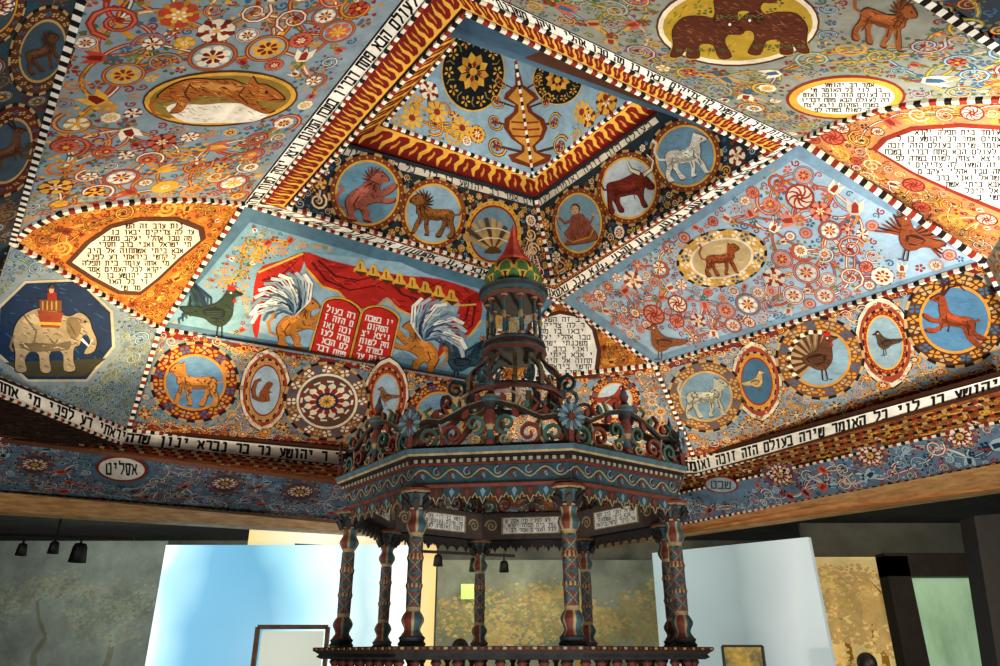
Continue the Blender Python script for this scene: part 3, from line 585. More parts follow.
f=Facet('medallion_frieze','frieze of round medallions with a spotted cat and a rosette below the red curtain panel','painted frieze',pl,[B_,C_,C1,B1p],H('6a8794'))
friezebase(f,B_,C_,C1,B1p)
medallion(f,195,382,42,38,H('5f88a8'),'cat',H('c8803a'),-1,4,label='round medallion with an orange spotted cat')
lozenge(f,265,390,20,33,5); medallion(f,265,390,18,30,PALE,'squirrel',H('8a4a24'),1,0,(H('b98a4a'),BRICK),6,thin=True,label='upright medallion with a small brown squirrel')
medallion(f,327,401,41,37,H('5d4638'),'rosette',0,ringc=(H('7a4a34'),CREAM),label='round medallion with a many-petalled rosette')
lozenge(f,386,396,18,31,5); medallion(f,386,396,16,27,PALE,'bird',H('8a5a36'),-1,0,(BRICK,OCH),4,thin=True); medallion(f,440,415,34,32,H('6f8fa5'),'goat',TAN,1,4)
fill(f.b,f.poly,f.ex,PALF,.08,kinds=('spiral','flower'),tries=1500); f.rope([B_,B1p],.05); f.done()
pl=Pl(P(*D_,zf),P(*E_,zf),P(*D1,zs))
f=Facet('medallion_frieze','frieze of round medallions with a lynx, a turkey and a leaping stag on the right','painted frieze',pl,[D_,E_,E1,D1],H('7f97a5'))
friezebase(f,D_,E_,E1,D1)
medallion(f,706,396,36,34,H('6f8c9e'),'cat',H('a9a794'),1,-6,(H('7a4a2c'),TAN),label='round medallion with a pale lynx')
lozenge(f,757,381,20,32,-8); medallion(f,757,381,18,28,STEEL,'bird',TAN,1,-10,(OCH,BRICK),-8,thin=True,label='upright oval medallion with a perched bird')
medallion(f,820,358,42,39,H('82a0ae'),'turkey',H('5b3620'),1,-8,(H('6f4634'),OCH),label='round medallion with a fan-tailed turkey',s=.88)
lozenge(f,885,342,23,37,-10); medallion(f,885,342,21,32,H('86a0aa'),'bird',H('4f3a2a'),-1,-8,(BRICK,GOLD),-10,thin=True,label='upright oval medallion with a grey bird')
medallion(f,955,319,48,46,H('4c7898'),'goat',H('8c3c1c'),-1,10,(BROWN,OCH),label='round medallion with a leaping brown stag',s=.85)
fill(f.b,f.poly,f.ex,PALF,.08,kinds=('spiral','flower'),tries=1800); f.rope([D_,D1],.05); f.done()
pl=Pl(P(*A_,zf),P(*B_,zf),P(*B1p,zs))
f=Facet('elephant_panel','grey corner panel with an elephant carrying a howdah on a dark blue octagon','painted panel',pl,[A_,B_,B1p,A1],H('7f9098'))
def eleph(pt):
    oc=[(0,308),(26,283),(78,281),(110,312),(112,346),(86,379),(28,379),(-2,352)]
    pt.ppx([(55+(x-55)*1.05,331+(y-331)*1.05) for x,y in oc],H('b9b094'),3); pt.ppx(oc,H('10294a'),4); pt.ppx([(4,362),(106,358),(84,376),(28,376)],H('3b3a28'),5); ticks(pt,oc,90,8,[H('0a1a30'),H('1c3e66'),H('26507c')],4.5,1.6)
    sc_=lambda l:[(54+(x-54)*.9,340+(y-340)*.9) for x,y in l]
    B=sc_(smooth([(8,336),(14,318),(30,306),(50,304),(62,311),(72,313),(82,309),(92,316),(96,328),(101,340),(98,352),(88,355),(89,350),(94,342),(90,333),(85,336),(82,345),(76,348),(75,362),(77,373),(65,373),(64,356),(56,350),(48,356),(50,374),(39,374),(37,356),(28,352),(21,361),(23,374),(11,373),(11,354)],3))
    pt.ppx([(52+(x-52)*1.03,340+(y-340)*1.03) for x,y in B],DARK,5.5); pt.ppx(B,H('9e8e70'),6)
    pt.ppx(sc_(smooth([(18,318),(34,309),(52,308),(64,316),(50,322),(30,322)],2)),H('c2b18c'),6.2); pt.ppx(sc_(smooth([(14,344),(34,342),(56,344),(72,340),(70,350),(50,352),(26,352)],2)),H('685a42'),6.2); ticks(pt,B,120,6,[H('6e6048'),H('bcaa86'),H('544a34')],6.5,1.3)
    pt.ppx(sc_(smooth([(68,316),(78,315),(84,326),(78,338),(69,332)],3)),H('786648'),7); pt.spx(sc_([(70,320),(78,334)]),1,H('4f4534'),7.5); pt.spx(sc_([(84,338),(92,346),(97,338)]),2.5,WHITE,8,1); pt.ppx(ell(84.6,321,1.4,1.4,0,6),DARK,8)
    pt.spx(sc_([(9,334),(5,346),(8,352)]),2,H('786648'),7)
    pt.ppx(sc_([(35,306),(64,309),(60,326),(39,325)]),H('8e3c24'),7); pt.ppx(sc_([(36,319),(62,320),(61,323),(37,322)]),GOLD,8)
    pt.ppx(sc_([(38,306),(37,294),(62,295),(62,308)]),H('6a4424'),8)
    for x in (41,46,51,56): pt.spx(sc_([(x,296),(x,306)]),1.2,H('c08a4a'),8.4)
    pt.ppx(sc_([(46,295),(46,286),(56,286),(57,295)]),H('8e2618'),9); pt.ppx(ell(51,289.5,2.6,3,0,10),H('c99a70'),9.5); pt.ppx(sc_([(47,282),(51,277),(55,282)]),H('5a3a20'),10)
    pt.spx(sc_([(20,312),(34,330),(30,350)]),1.5,H('685a42'),7); pt.spx(sc_([(50,352),(58,338)]),1.5,H('685a42'),7)
f.part('elephant_medallion',eleph,'dark blue octagon with a tan elephant'); f.ex.append([(-6,302),(22,276),(82,274),(118,308),(118,350),(90,386),(24,386),(-8,360)])
fill(f.b,f.poly,f.ex,{'line':[OLIVE,GREEN,STEEL,STEEL],'leaf':[OLIVE,STEEL],'flower':[TAN],'heart':[GREEN],'core':[H('8fa0a4'),PALE]},.11,kinds=('spiral',),tries=1500); f.rope([A1,B1p],.035); f.done()
pl=Pl(P(*C_,zf),P(*D_,zf),P(*D1,zs))
f=Facet('medallion_frieze','short blue frieze behind the crest of the carved pavilion','painted frieze',pl,[C_,D_,D1,C1],H('6b8595'))
friezebase(f,C_,D_,D1,C1); medallion(f,615,400,24,24,PALE,'bird',BRICK); fill(f.b,f.poly,f.ex,PALF,.08,tries=800); f.done()
pl=Pl(P(*E_,zf),P(*F_,zf),P(*E1,zs))
f=Facet('corner_frieze','narrow scroll-painted corner panel at the right edge beside the stag medallion','painted frieze',pl,[E_,F_,F1p,E1],H('8c9686'))
fill(f.b,f.poly,f.ex,PALF,.08,tries=1200); f.rope([E_,E1],.04); f.done()
pa,pb_=P(*A_,zf),P(81,0,zf)
pl=Pl(pa,pb_,pa+Vector((-.857,-.515,0))*1.3+Vector((0,0,-.95)))
f=Facet('medallion_frieze','dark blue frieze of interlaced medallions at the upper left corner','painted frieze',pl,[A_,(81,0),(110,-100),(-120,-100),(-120,300),A1],H('2c3c44'))
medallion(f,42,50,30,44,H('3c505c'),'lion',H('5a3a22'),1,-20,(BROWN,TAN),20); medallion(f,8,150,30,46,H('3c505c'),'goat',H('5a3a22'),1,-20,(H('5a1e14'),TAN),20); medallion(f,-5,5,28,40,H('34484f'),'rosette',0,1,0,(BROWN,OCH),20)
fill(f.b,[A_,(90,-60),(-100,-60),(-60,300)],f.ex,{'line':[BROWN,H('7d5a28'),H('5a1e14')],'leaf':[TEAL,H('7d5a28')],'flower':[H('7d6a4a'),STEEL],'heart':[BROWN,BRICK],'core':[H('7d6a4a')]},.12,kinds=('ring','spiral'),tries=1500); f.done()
def strip(lab,a,b,c,d,string=None):
    pl=Pl(P(*a,zs),P(*b,zs),P(*d,zt)); f=Facet('lettered_cornice',lab,'inscription band',pl,[a,b,c,d],DARK)
    m=lambda p,q,t:(p[0]+(q[0]-p[0])*t,p[1]+(q[1]-p[1])*t)
    def fn(pt):
        q=[m(a,d,.1),m(b,c,.1),m(b,c,.9),m(a,d,.9)]; pt.ppx(q,WHITE,1); n=int(math.dist(a,b)/7.2); text(pt,q,DARK,2,mg=.17,n=n,bold=1.3,string=string)
    f.part('inscription',fn,'white strip of dark letters'); f.rope([d,c],.03); f.done()
A2,B2,C2,D2,E2=(-30,383),(124,445),(475,479),(698,474),(1040,380)
strip('white lettered cornice strip under the elephant panel',A1,B1p,B2,A2)
strip('white lettered cornice strip under the medallions left of the carved pavilion',B1p,C1,C2,B2,'ברוך הוא וברוך שמו אמר ר יהושע גר בר נברא ינון שדה')
strip('white lettered cornice strip hidden behind the pavilion crest',C1,D1,D2,C2)
strip('white lettered cornice strip under the turkey and stag medallions',D1,E1,E2,D2)
WL,WC,WR=(-80,428),(592,513),(1060,408); VL,VC,VR=(-80,485),(592,541),(1060,452); zw,zb=2.45,2.05
mm=lambda p,q,t:(p[0]+(q[0]-p[0])*t,p[1]+(q[1]-p[1])*t)
def soffit(lab,poly,pa,pb,pc,edges):
    pl=Pl(pa,pb,pc); f=Facet('cornice_soffit',lab,'moulding',pl,poly,H('8a5026'))
    (a,b),(d,c)=edges
    fill(f.b,poly,[],PALO,.1,kinds=('spiral','tulip'),tries=900,small=True)
    for t,w in ((.15,.025),(.42,.025),(.7,.025)): f.rope([mm(a,d,t),mm(b,c,t)],w,dash=.06,cols=(TAN,DARK,BRICK,DARK))
    f.done()
soffit('stepped painted moulding above the cloud band on the left',[A2,B2,C2,WC,WL],P(*B2,zt),P(*C2,zt),P(0,438,zw),((B2,C2),((60,446),WC)))
soffit('stepped painted moulding above the cloud band on the right',[D2,E2,WR,WC],P(*D2,zt),P(*E2,zt),P(1000,422,zw),((D2,E2),(WC,WR)))
soffit('painted corner moulding behind the pavilion',[C2,D2,WC],P(*C2,zt),P(*D2,zt),P(*WC,zw),((C2,D2),((560,508),(620,508))))
def cloud(lab,a,b,c,d,sc,side):
    pl=Pl(P(*a,zw),P(*b,zw),P(*(c if side else d),zb)); f=Facet('cloud_band',lab,'painted frieze',pl,[a,b,c,d],H('5c7890'))
    def fn(pt):
        x,y=sc; k=1 if not side else .66; pt.ppx(ell(x,y,26*k,13*k,4),BRICK,16); pt.ppx(ell(x,y,23*k,11*k,4),WHITE if not side else H('8fa2ac'),18); text(pt,[(x-16*k,y-7*k),(x+16*k,y-6*k),(x+16*k,y+7*k),(x-16*k,y+6*k)],DARK if not side else H('3c4a52'),20,string='אסליט' if not side else 'שבט',mg=.1)
    if sc: f.part('inscription',fn,'oval seal with dark letters'); f.ex.append(ell(sc[0],sc[1],32,18,0,14))
    for mx,my in ((300,491),(35,464),(225,483)) if side==0 else ((870,455),(960,436),(780,474)):
        medallion(f,mx,my,19,12,H('3a3f45'),'rosette',0,ringc=(STEEL,BRICK),name='floral_roundel')
    fill(f.b,[a,b,c,d],f.ex,{'line':[NAVY,PALE,BRICK,STEEL],'leaf':[PALE,NAVY,BRICK],'flower':[PALE,PINK],'heart':[NAVY,BRICK],'core':[PALE,CREAM]},.13,kinds=('spiral','tulip','spiral'),tries=2200)
    f.rope([a,b],.03); f.rope([d,c],.03); f.done()
cloud('blue scroll-painted wall band with a white letter seal on the left',WL,WC,VC,VL,(122,467),0)
cloud('blue scroll-painted wall band with dark roundels on the right',WC,WR,VR,VC,(722,484),1)
plo=Pl(P(*Lo,zo),P(*Bo,zo),P(*Ro,zo))
for lab,a,b,c,d,wv in (('lettered red frame along the left side of the central opening',Lo,To,Ti,Li,1),('lettered red frame along the upper right side of the central opening',To,Ro,Ri,Ti,1),
      ('narrow lettered frame above the curtain panel',Lo,Bo,Bi,Li,0),('narrow lettered frame above the pinwheel flower panel',Bo,Ro,Ri,Bi,0)):
    f=Facet('opening_frame',lab,'frame',plo,[a,b,c,d],DARK)
    def q(t0,t1): return [mm(a,d,t0),mm(b,c,t0),mm(b,c,t1),mm(a,d,t1)]
    if wv:
        def fn(pt): pt.ppx(q(.04,.32),WHITE,1); text(pt,q(.04,.32),DARK,2,mg=.14,asp=.72,bold=1.25)
        f.part('inscription',fn,'white strip of dark letters'); f.part('flame_band',lambda pt: waveband(pt,q(.42,.92),1),'red band of gold flames')
        f.rope([mm(a,d,.37),mm(b,c,.37)],.03); f.rope([d,c],.035)
    else:
        def fn(pt): pt.ppx(q(.1,.62),WHITE,1); text(pt,q(.1,.62),DARK,2,mg=.14,n=int(math.dist(a,b)/6.8),bold=1.2)
        f.part('inscription',fn,'white strip of dark letters'); f.part('flame_band',lambda pt: waveband(pt,q(.66,.95),1),'red band of gold flames')
        f.rope([a,b],.035); f.rope([d,c],.035)
    f.done()
l1,b1,r1=(345,143),(535,197),(658,112)
L13,B13,R13=P(*l1,z1),P(*b1,z1),P(*r1,z1); T13=L13+R13-B13; t1=topx(T13)
PD={'line':[BRICK,GOLD,BLUE,OCH],'leaf':[BRICK,GOLD,STEEL],'flower':[GOLD,CREAM],'heart':[BRICK],'core':[GOLD,CREAM]}
pl=Pl(P(*Li,zo),P(*Bi,zo),B13)
f=Facet('drum_panel','steep drum panel of three round medallions on the left of the central opening','painted panel',pl,[Li,Bi,b1,l1],H('1c2c32'))
medallion(f,367,193,37,38,H('6a96aa'),'rear',H('b0604a'),1,8,(H('7a3a20'),GOLD),col2=H('5a241a'),thin=True,label='round medallion with a reddish rearing creature')
medallion(f,433,214,33,35,H('93b2c0'),'lion',H('8a5420'),-1,8,(H('7a3a20'),GOLD),col2=H('2c180c'),thin=True,label='round medallion with a brown maned lion',s=1.2)
medallion(f,493,234,28,33,H('6f8f9c'),'shell',H('c9a25a'),1,0,(GOLD,BRICK),col2=H('5a3a1c'),thin=True,label='round medallion with a ribbed golden shell')
f.part('inscription',lambda pt:(pt.ppx([(342,146),(532,200),(533,206),(338,153)],H('d8d0bc'),1),text(pt,[(342,146),(532,200),(533,206),(338,153)],DARK,2,mg=.1,n=36)),'thin white strip of letters')
f.ex.append([(330,140),(345,143),(535,197),(540,208),(345,158)])
fill(f.b,f.poly,f.ex,PD,.1,kinds=('flower','spiral'),tries=1500); f.rope([Bi,b1],.05); f.done()
pl=Pl(P(*Bi,zo),P(*Ri,zo),B13)
f=Facet('drum_panel','steep drum panel with a red bull and a white sheep medallion on the right','painted panel',pl,[Bi,Ri,r1,b1],H('1c2c32'))
medallion(f,579,223,27,35,H('7899a6'),'figure',H('8c4a34'),-1,-10,(H('7a3a20'),GOLD),thin=True,label='round medallion with a brown-robed figure')
medallion(f,629,188,32,36,H('c2cfd2'),'bull',H('6e2414'),1,-10,(H('7a3a20'),GOLD),thin=True,label='round medallion with a red horned bull',s=1.15)
medallion(f,686,156,35,36,H('6a90a6'),'sheep',H('dad5c4'),1,-14,(H('7a3a20'),GOLD),col2=H('5c5548'),thin=True,label='round medallion with a white sheep',s=1.15)
f.part('inscription',lambda pt:(pt.ppx([(538,200),(655,117),(659,122),(540,206)],H('d8d0bc'),1),text(pt,[(538,200),(655,117),(659,122),(540,206)],DARK,2,mg=.1,n=26)),'thin white strip of letters')
f.ex.append([(530,192),(658,108),(668,124),(540,212)])
fill(f.b,f.poly,f.ex,PD,.1,kinds=('flower','spiral'),tries=1500); f.done()
for c,(a,b) in enumerate(((P(*Li,zo),P(*Ti,zo)),(P(*Ti,zo),P(*Ri,zo)))):
    p,q=(L13,T13) if c==0 else (T13,R13)
    o=empty('drum_panel',(a+b)/2,('drum panel on the hidden near left side of the opening','drum panel on the hidden near right side of the opening')[c],'painted panel')
    mm_=M(); mm_.prism([a,b,q,p],Vector((0,-.05,.02)),STEEL,BROWN); mm_.build('painted_board',o)
l2,b2,r2=(384,123),(533,176),(638,94)
L23,B23,R23=P(*l2,z1),P(*b2,z1),P(*r2,z1); T23=L23+R23-B23; t2_=topx(T23)
pl1=Pl(L13,B13,R13)
for lab,a,b,c,d in (('inner red flame frame on the far left of the drum',l1,b1,b2,l2),('inner red flame frame on the far right of the drum',b1,r1,r2,b2),('inner red flame frame on the near right of the drum',r1,t1,t2_,r2),('inner red flame frame on the near left of the drum',t1,l1,l2,t2_)):
    f=Facet('inner_frame',lab,'frame',pl1,[a,b,c,d],RED)
    f.part('flame_band',lambda pt: waveband(pt,[mm(a,d,.06),mm(b,c,.06),mm(b,c,.9),mm(a,d,.9)],1)); f.rope([d,c],.035); f.done()
AP=Vector((.0,6.95,EYE+8.4)); ap=topx(AP)
for k,(lab,a,b,A,B) in enumerate((('upper cupola slope with a gold rosette on dark blue, left of the ridge',l2,b2,L23,B23),('upper cupola slope with a gold rosette on dark blue, right of the ridge',b2,r2,B23,R23),('near right slope of the upper cupola, mostly hidden',r2,t2_,R23,T23),('near left slope of the upper cupola, mostly hidden',t2_,l2,T23,L23))):
    pl=Pl(A,B,AP)
    if k<2:
        f=Facet('cupola_panel',lab,'painted panel',pl,[a,b,ap],H('8ca9b8'))
        cx,cy=((473,72),(558,80))[k]
        def ro(pt):
            rx,ry=((32,40),(25,25))[k]
            pt.ppx(ell(cx,cy,rx,ry),GOLD,2.6); pt.ppx(ell(cx,cy,rx*.96,ry*.96),H('0f1418'),3); sc_=rx/33
            def fl(x,y,r,n,c1,c2,L):
                for i in range(n):
                    a_=2*pi*i/n+.2; e=(x+r*cos(a_),y+r*ry/rx*sin(a_)); nx,ny=-sin(a_)*r*.26,cos(a_)*r*.26
                    pt.ppx([(x+r*.2*cos(a_),y+r*.2*sin(a_)),(x+r*.7*cos(a_)+nx,y+r*.7*ry/rx*sin(a_)+ny),e,(x+r*.7*cos(a_)-nx,y+r*.7*ry/rx*sin(a_)-ny)],c1 if i%2 else c2,L)
            fl(cx,cy,rx*.5,10,GOLD,OCH,4); fl(cx,cy,rx*.28,8,H('0f1418'),BRICK,5); pt.ppx(ell(cx,cy,rx*.12,rx*.12),GOLD,6)
            for i in range(10):
                a_=2*pi*i/10; fl(cx+rx*.76*cos(a_),cy+ry*.76*sin(a_),rx*.16,5,OCH,GOLD,4)
                x_,y_=cx+rx*.62*cos(a_+.31),cy+ry*.62*sin(a_+.31); pt.spx([(x_,y_),(x_+rx*.16*cos(a_+.6),y_+ry*.16*sin(a_+.6)),(x_+rx*.26*cos(a_+.2),y_+ry*.26*sin(a_+.2))],1.6*sc_,H('8a7a3a'),4.2,.8)
        f.part('rosette',ro,'dark round medallion of gold flowers'); f.ex.append(ell(cx,cy,36,44,0,16))
        for (x,y) in (((437,112),(462,128),(412,118)),((582,112),(606,98)))[k]:
            def st(pt):
                c=pt.pl.px(x,y); r=12*pt.pl.mpp(x,y); pt.petals(c,r,8,GOLD,3,.2,.22,0); pt.disc(c,r*.3,BRICK,4,8)
            f.part('painted_star',st)
        sgn=-1 if k==0 else 1
        def hx(d,y): return (b2[0]+(ap[0]-b2[0])*((b2[1]-y)/(b2[1]-ap[1]))+sgn*d,y)
        def urn(pt):
            pr=[(1,168),(19,162),(22,155),(8,152),(7,146),(16,139),(22,128),(20,119),(10,112),(7,105),(18,99),(15,93),(4,85),(1,60)]
            pt.ppx([hx(-.5,170)]+[hx(d,y) for d,y in pr]+[hx(-.5,60)],H('6e2c14'),3)
            pr2=[(1,164),(15,158),(5,152),(4,146),(12,139),(17,129),(15,121),(5,112),(4,105),(13,98),(1,86)]
            pt.ppx([hx(0,166)]+[hx(d,y) for d,y in pr2]+[hx(0,86)],H('c98f38'),3.6)
            for y in (123,130,137): pt.spx([hx(1,y),hx(14,y-1)],1.8,BRICK,4.2)
            for (d,y,r_) in ((32,146,11),(30,122,9),(25,101,8),(19,82,7)):
                c=pt.pl.px(*hx(d,y)); r=r_*pt.pl.mpp(*hx(d,y)); pt.stroke([pt.pl.px(*hx(8,y+6)),c],r*.25,BROWN,2.8); pt.spiral(c,r,BROWN,3,0,1.5,sgn,.34,16,GOLD); pt.petals(c,r*.5,5,BRICK,3.6,0,.3)
        f.part('urn_ornament',urn,'half of a tall gold urn with brown scrolls'); f.ex.append([hx(0,180),hx(40,165),hx(40,105),hx(26,76),hx(0,50)])
        fill(f.b,[a,b,(508,-10),(480,-10)],f.ex,{'line':[OCH,BROWN,BRICK],'leaf':[OCH,OLIVE],'flower':[CREAM,GOLD],'heart':[BRICK],'core':[GOLD]},.15,kinds=('spiral','flower'),tries=400,small=False)
        f.rope([b,ap],.035); f.done()
    else:
        o=empty('cupola_panel',(A+B+AP)/3,lab,'painted panel'); mm_=M(); mm_.prism([A,B,AP],Vector((0,-.05,.03)),BLUE,BROWN); mm_.build('painted_board',o)
def beam(lab,a,b,c,d):
    o=empty('support_timber',P(*mm(a,b,.5),1.82),lab,'beam'); m=M()
    p=[P(*a,1.82),P(*b,1.82),P(*c,2.02),P(*d,2.02)]; ou=Vector((p[0].y-p[1].y,p[1].x-p[0].x,0)).normalized()
    if ou.y<0: ou=-ou
    m.prism(p,ou*.3,TAN); m.build('timber',o,WOOD)
beam('long pine beam under the cloud band on the left',(-80,507),(592,547),(592,541),(-80,485))
beam('long pine beam under the cloud band on the right',(592,547),(1060,480),(1060,452),(592,541))
# ---------- carved pavilion
bx,by=.14,6.86
root=empty('carved_pavilion',(bx,by,0),'octagonal carved and painted wooden pavilion with eight columns and a red-tipped tower','pavilion')
PH=radians(14); Z=lambda z:z+EYE; ez=Vector((0,0,1))
def vtx(R,k): a=PH+k*pi/4; return Vector((bx+R*sin(a),by-R*cos(a),0))
WLOC[root.name]=Vector((bx,by,0))
cR,cT_,cS,cK,cG=H('58241a'),H('2b464e'),H('857450'),H('1a1412'),H('5f7880')  # pavilion colours set dark to stand in for its backlit shade
cM=H('38261e')
cp=vtx(1.47,0); cr=M(); prof=[]; N=60
for i in range(N+1):
    t=i/N; z=.12+t*.88
    r=.05+.005*sin(t*pi)
    for c,w,h in ((.0,.03,.03),(.12,.05,.03),(.19,.012,-.008),(.38,.018,.009),(.6,.018,.009),(.86,.05,.03),(.78,.012,-.008),(.98,.03,.02)): r+=h*math.exp(-((t-c)/w)**2)
    prof.append((r,Z(z)))
def ccol(i,j):
    t=i/N
    if abs(t-.38)<.02 or abs(t-.6)<.02: return cS if j%2 else cR
    if abs(t-.19)<.014 or abs(t-.78)<.014: return cS
    if t<.19 or t>.78: return cS if (j%4==0) else (cR if (j//4)%2 else cT_)
    a=(j+i)%8; b=(j-i)%8
    if a==0 or b==0: return H('6e6046')
    return cT_ if (a<4)==(b<4) else (cM if (i//3)%2 else cR)
cr.lathe(cp.x,cp.y,prof,24,ccol); col0=cr.build('column',root,CARVE,True)
cb=M(); cb.lathe(cp.x,cp.y,[(0,Z(.05)),(.09,Z(.05)),(.1,Z(.07)),(.085,Z(.09)),(.095,Z(.11)),(.07,Z(.13)),(0,Z(.13))],16,lambda i,j:(cR,cS,cK,cT_,cR,cK)[i%6]); b0=cb.build('column_base',col0,CARVE)
cc=M(); cc.lathe(cp.x,cp.y,[(.06,Z(.98)),(.078,Z(1.0)),(.07,Z(1.02)),(.09,Z(1.07)),(.11,Z(1.1)),(.1,Z(1.11)),(.13,Z(1.12)),(.13,Z(1.14)),(.0,Z(1.14))],16,lambda i,j:(cS,cR,cT_,cT_,cK,cS,cR,cR)[i%8])
for k in range(8):
    a=k*pi/4; d=Vector((sin(a),-cos(a),0)); t=Vector((cos(a),sin(a),0)); c=Vector((cp.x,cp.y,0))
    for hh,cc_ in ((1.0,cS),(1.045,cT_)):
        cc.prism([c+d*(.085)+t*x+ez*Z(hh+y)+d*y*.5 for x,y in ((-.012,-.02),(.012,-.02),(.028,.02),(.012,.05),(0,.06),(-.012,.05),(-.028,.02))],d*.014,cc_,cK)
c0=cc.build('capital',col0,CARVE)
for k in range(1,8):
    o=col0.copy(); COL.objects.link(o); q=vtx(1.47,k)-cp; o.location=(q.x,q.y,0)
    for ch in (b0,c0):
        d=ch.copy(); COL.objects.link(d); d.parent=o
def stk(m,org,ex,ez,nn,pts,w,th,col,w2=None):
    n=len(pts); w2=w if w2 is None else w2; l=[];r=[]
    for i,p in enumerate(pts):
        a=pts[max(0,i-1)]; b=pts[min(n-1,i+1)]; dx,dy=b[0]-a[0],b[1]-a[1]; mg=math.hypot(dx,dy) or 1; ww=(w+(w2-w)*i/(n-1))/2
        l.append((p[0]-dy/mg*ww,p[1]+dx/mg*ww)); r.append((p[0]+dy/mg*ww,p[1]-dx/mg*ww))
    g=lambda p,s: org+ex*p[0]+ez*p[1]+nn*th*s
    R=[[g(l[i],.5),g(r[i],.5),g(r[i],-.5),g(l[i],-.5),g(l[i],.5)] for i in range(n)]
    m.grid(R,lambda i,j: col if j in(0,2) else shade(col,.45)); m.face(R[0][:4],col); m.face(R[-1][:4],col)
m=M(); outer=[(1.4,Z(1.14)),(1.54,Z(1.14)),(1.56,Z(1.16)),(1.52,Z(1.18)),(1.52,Z(1.31)),(1.56,Z(1.32)),(1.56,Z(1.355)),(1.61,Z(1.37)),(1.62,Z(1.385)),(1.64,Z(1.42)),(1.4,Z(1.42)),(1.4,Z(1.14))]
cl=[cK,cR,cS,H('1e3a44'),cR,cK,cK,cS,cT_,cT_,H('2c383a')]
m.lathe(bx,by,outer,8,lambda i,j:cl[i],PH); cor=m.build('cornice',root,CARVE)
def spi(cx,cy,r,ro,tn,sg,n=14): return [(cx+r*(1-.85*i/n)*cos(ro+sg*2*pi*tn*i/n),cy+r*(1-.85*i/n)*sin(ro+sg*2*pi*tn*i/n)) for i in range(n+1)]
def leaf(m,org,ex,nn,x,y,a,s,th,col):
    ca,sa=cos(a),sin(a)
    m.prism([org+ex*(x+s*(u*ca-v*sa))+ez*(y+s*(u*sa+v*ca))+nn*th/2 for u,v in ((0,-.12),(.35,-.34),(.75,-.22),(1.05,0),(.75,.22),(.35,.34),(0,.12))],-nn*th,col,shade(col,.4))
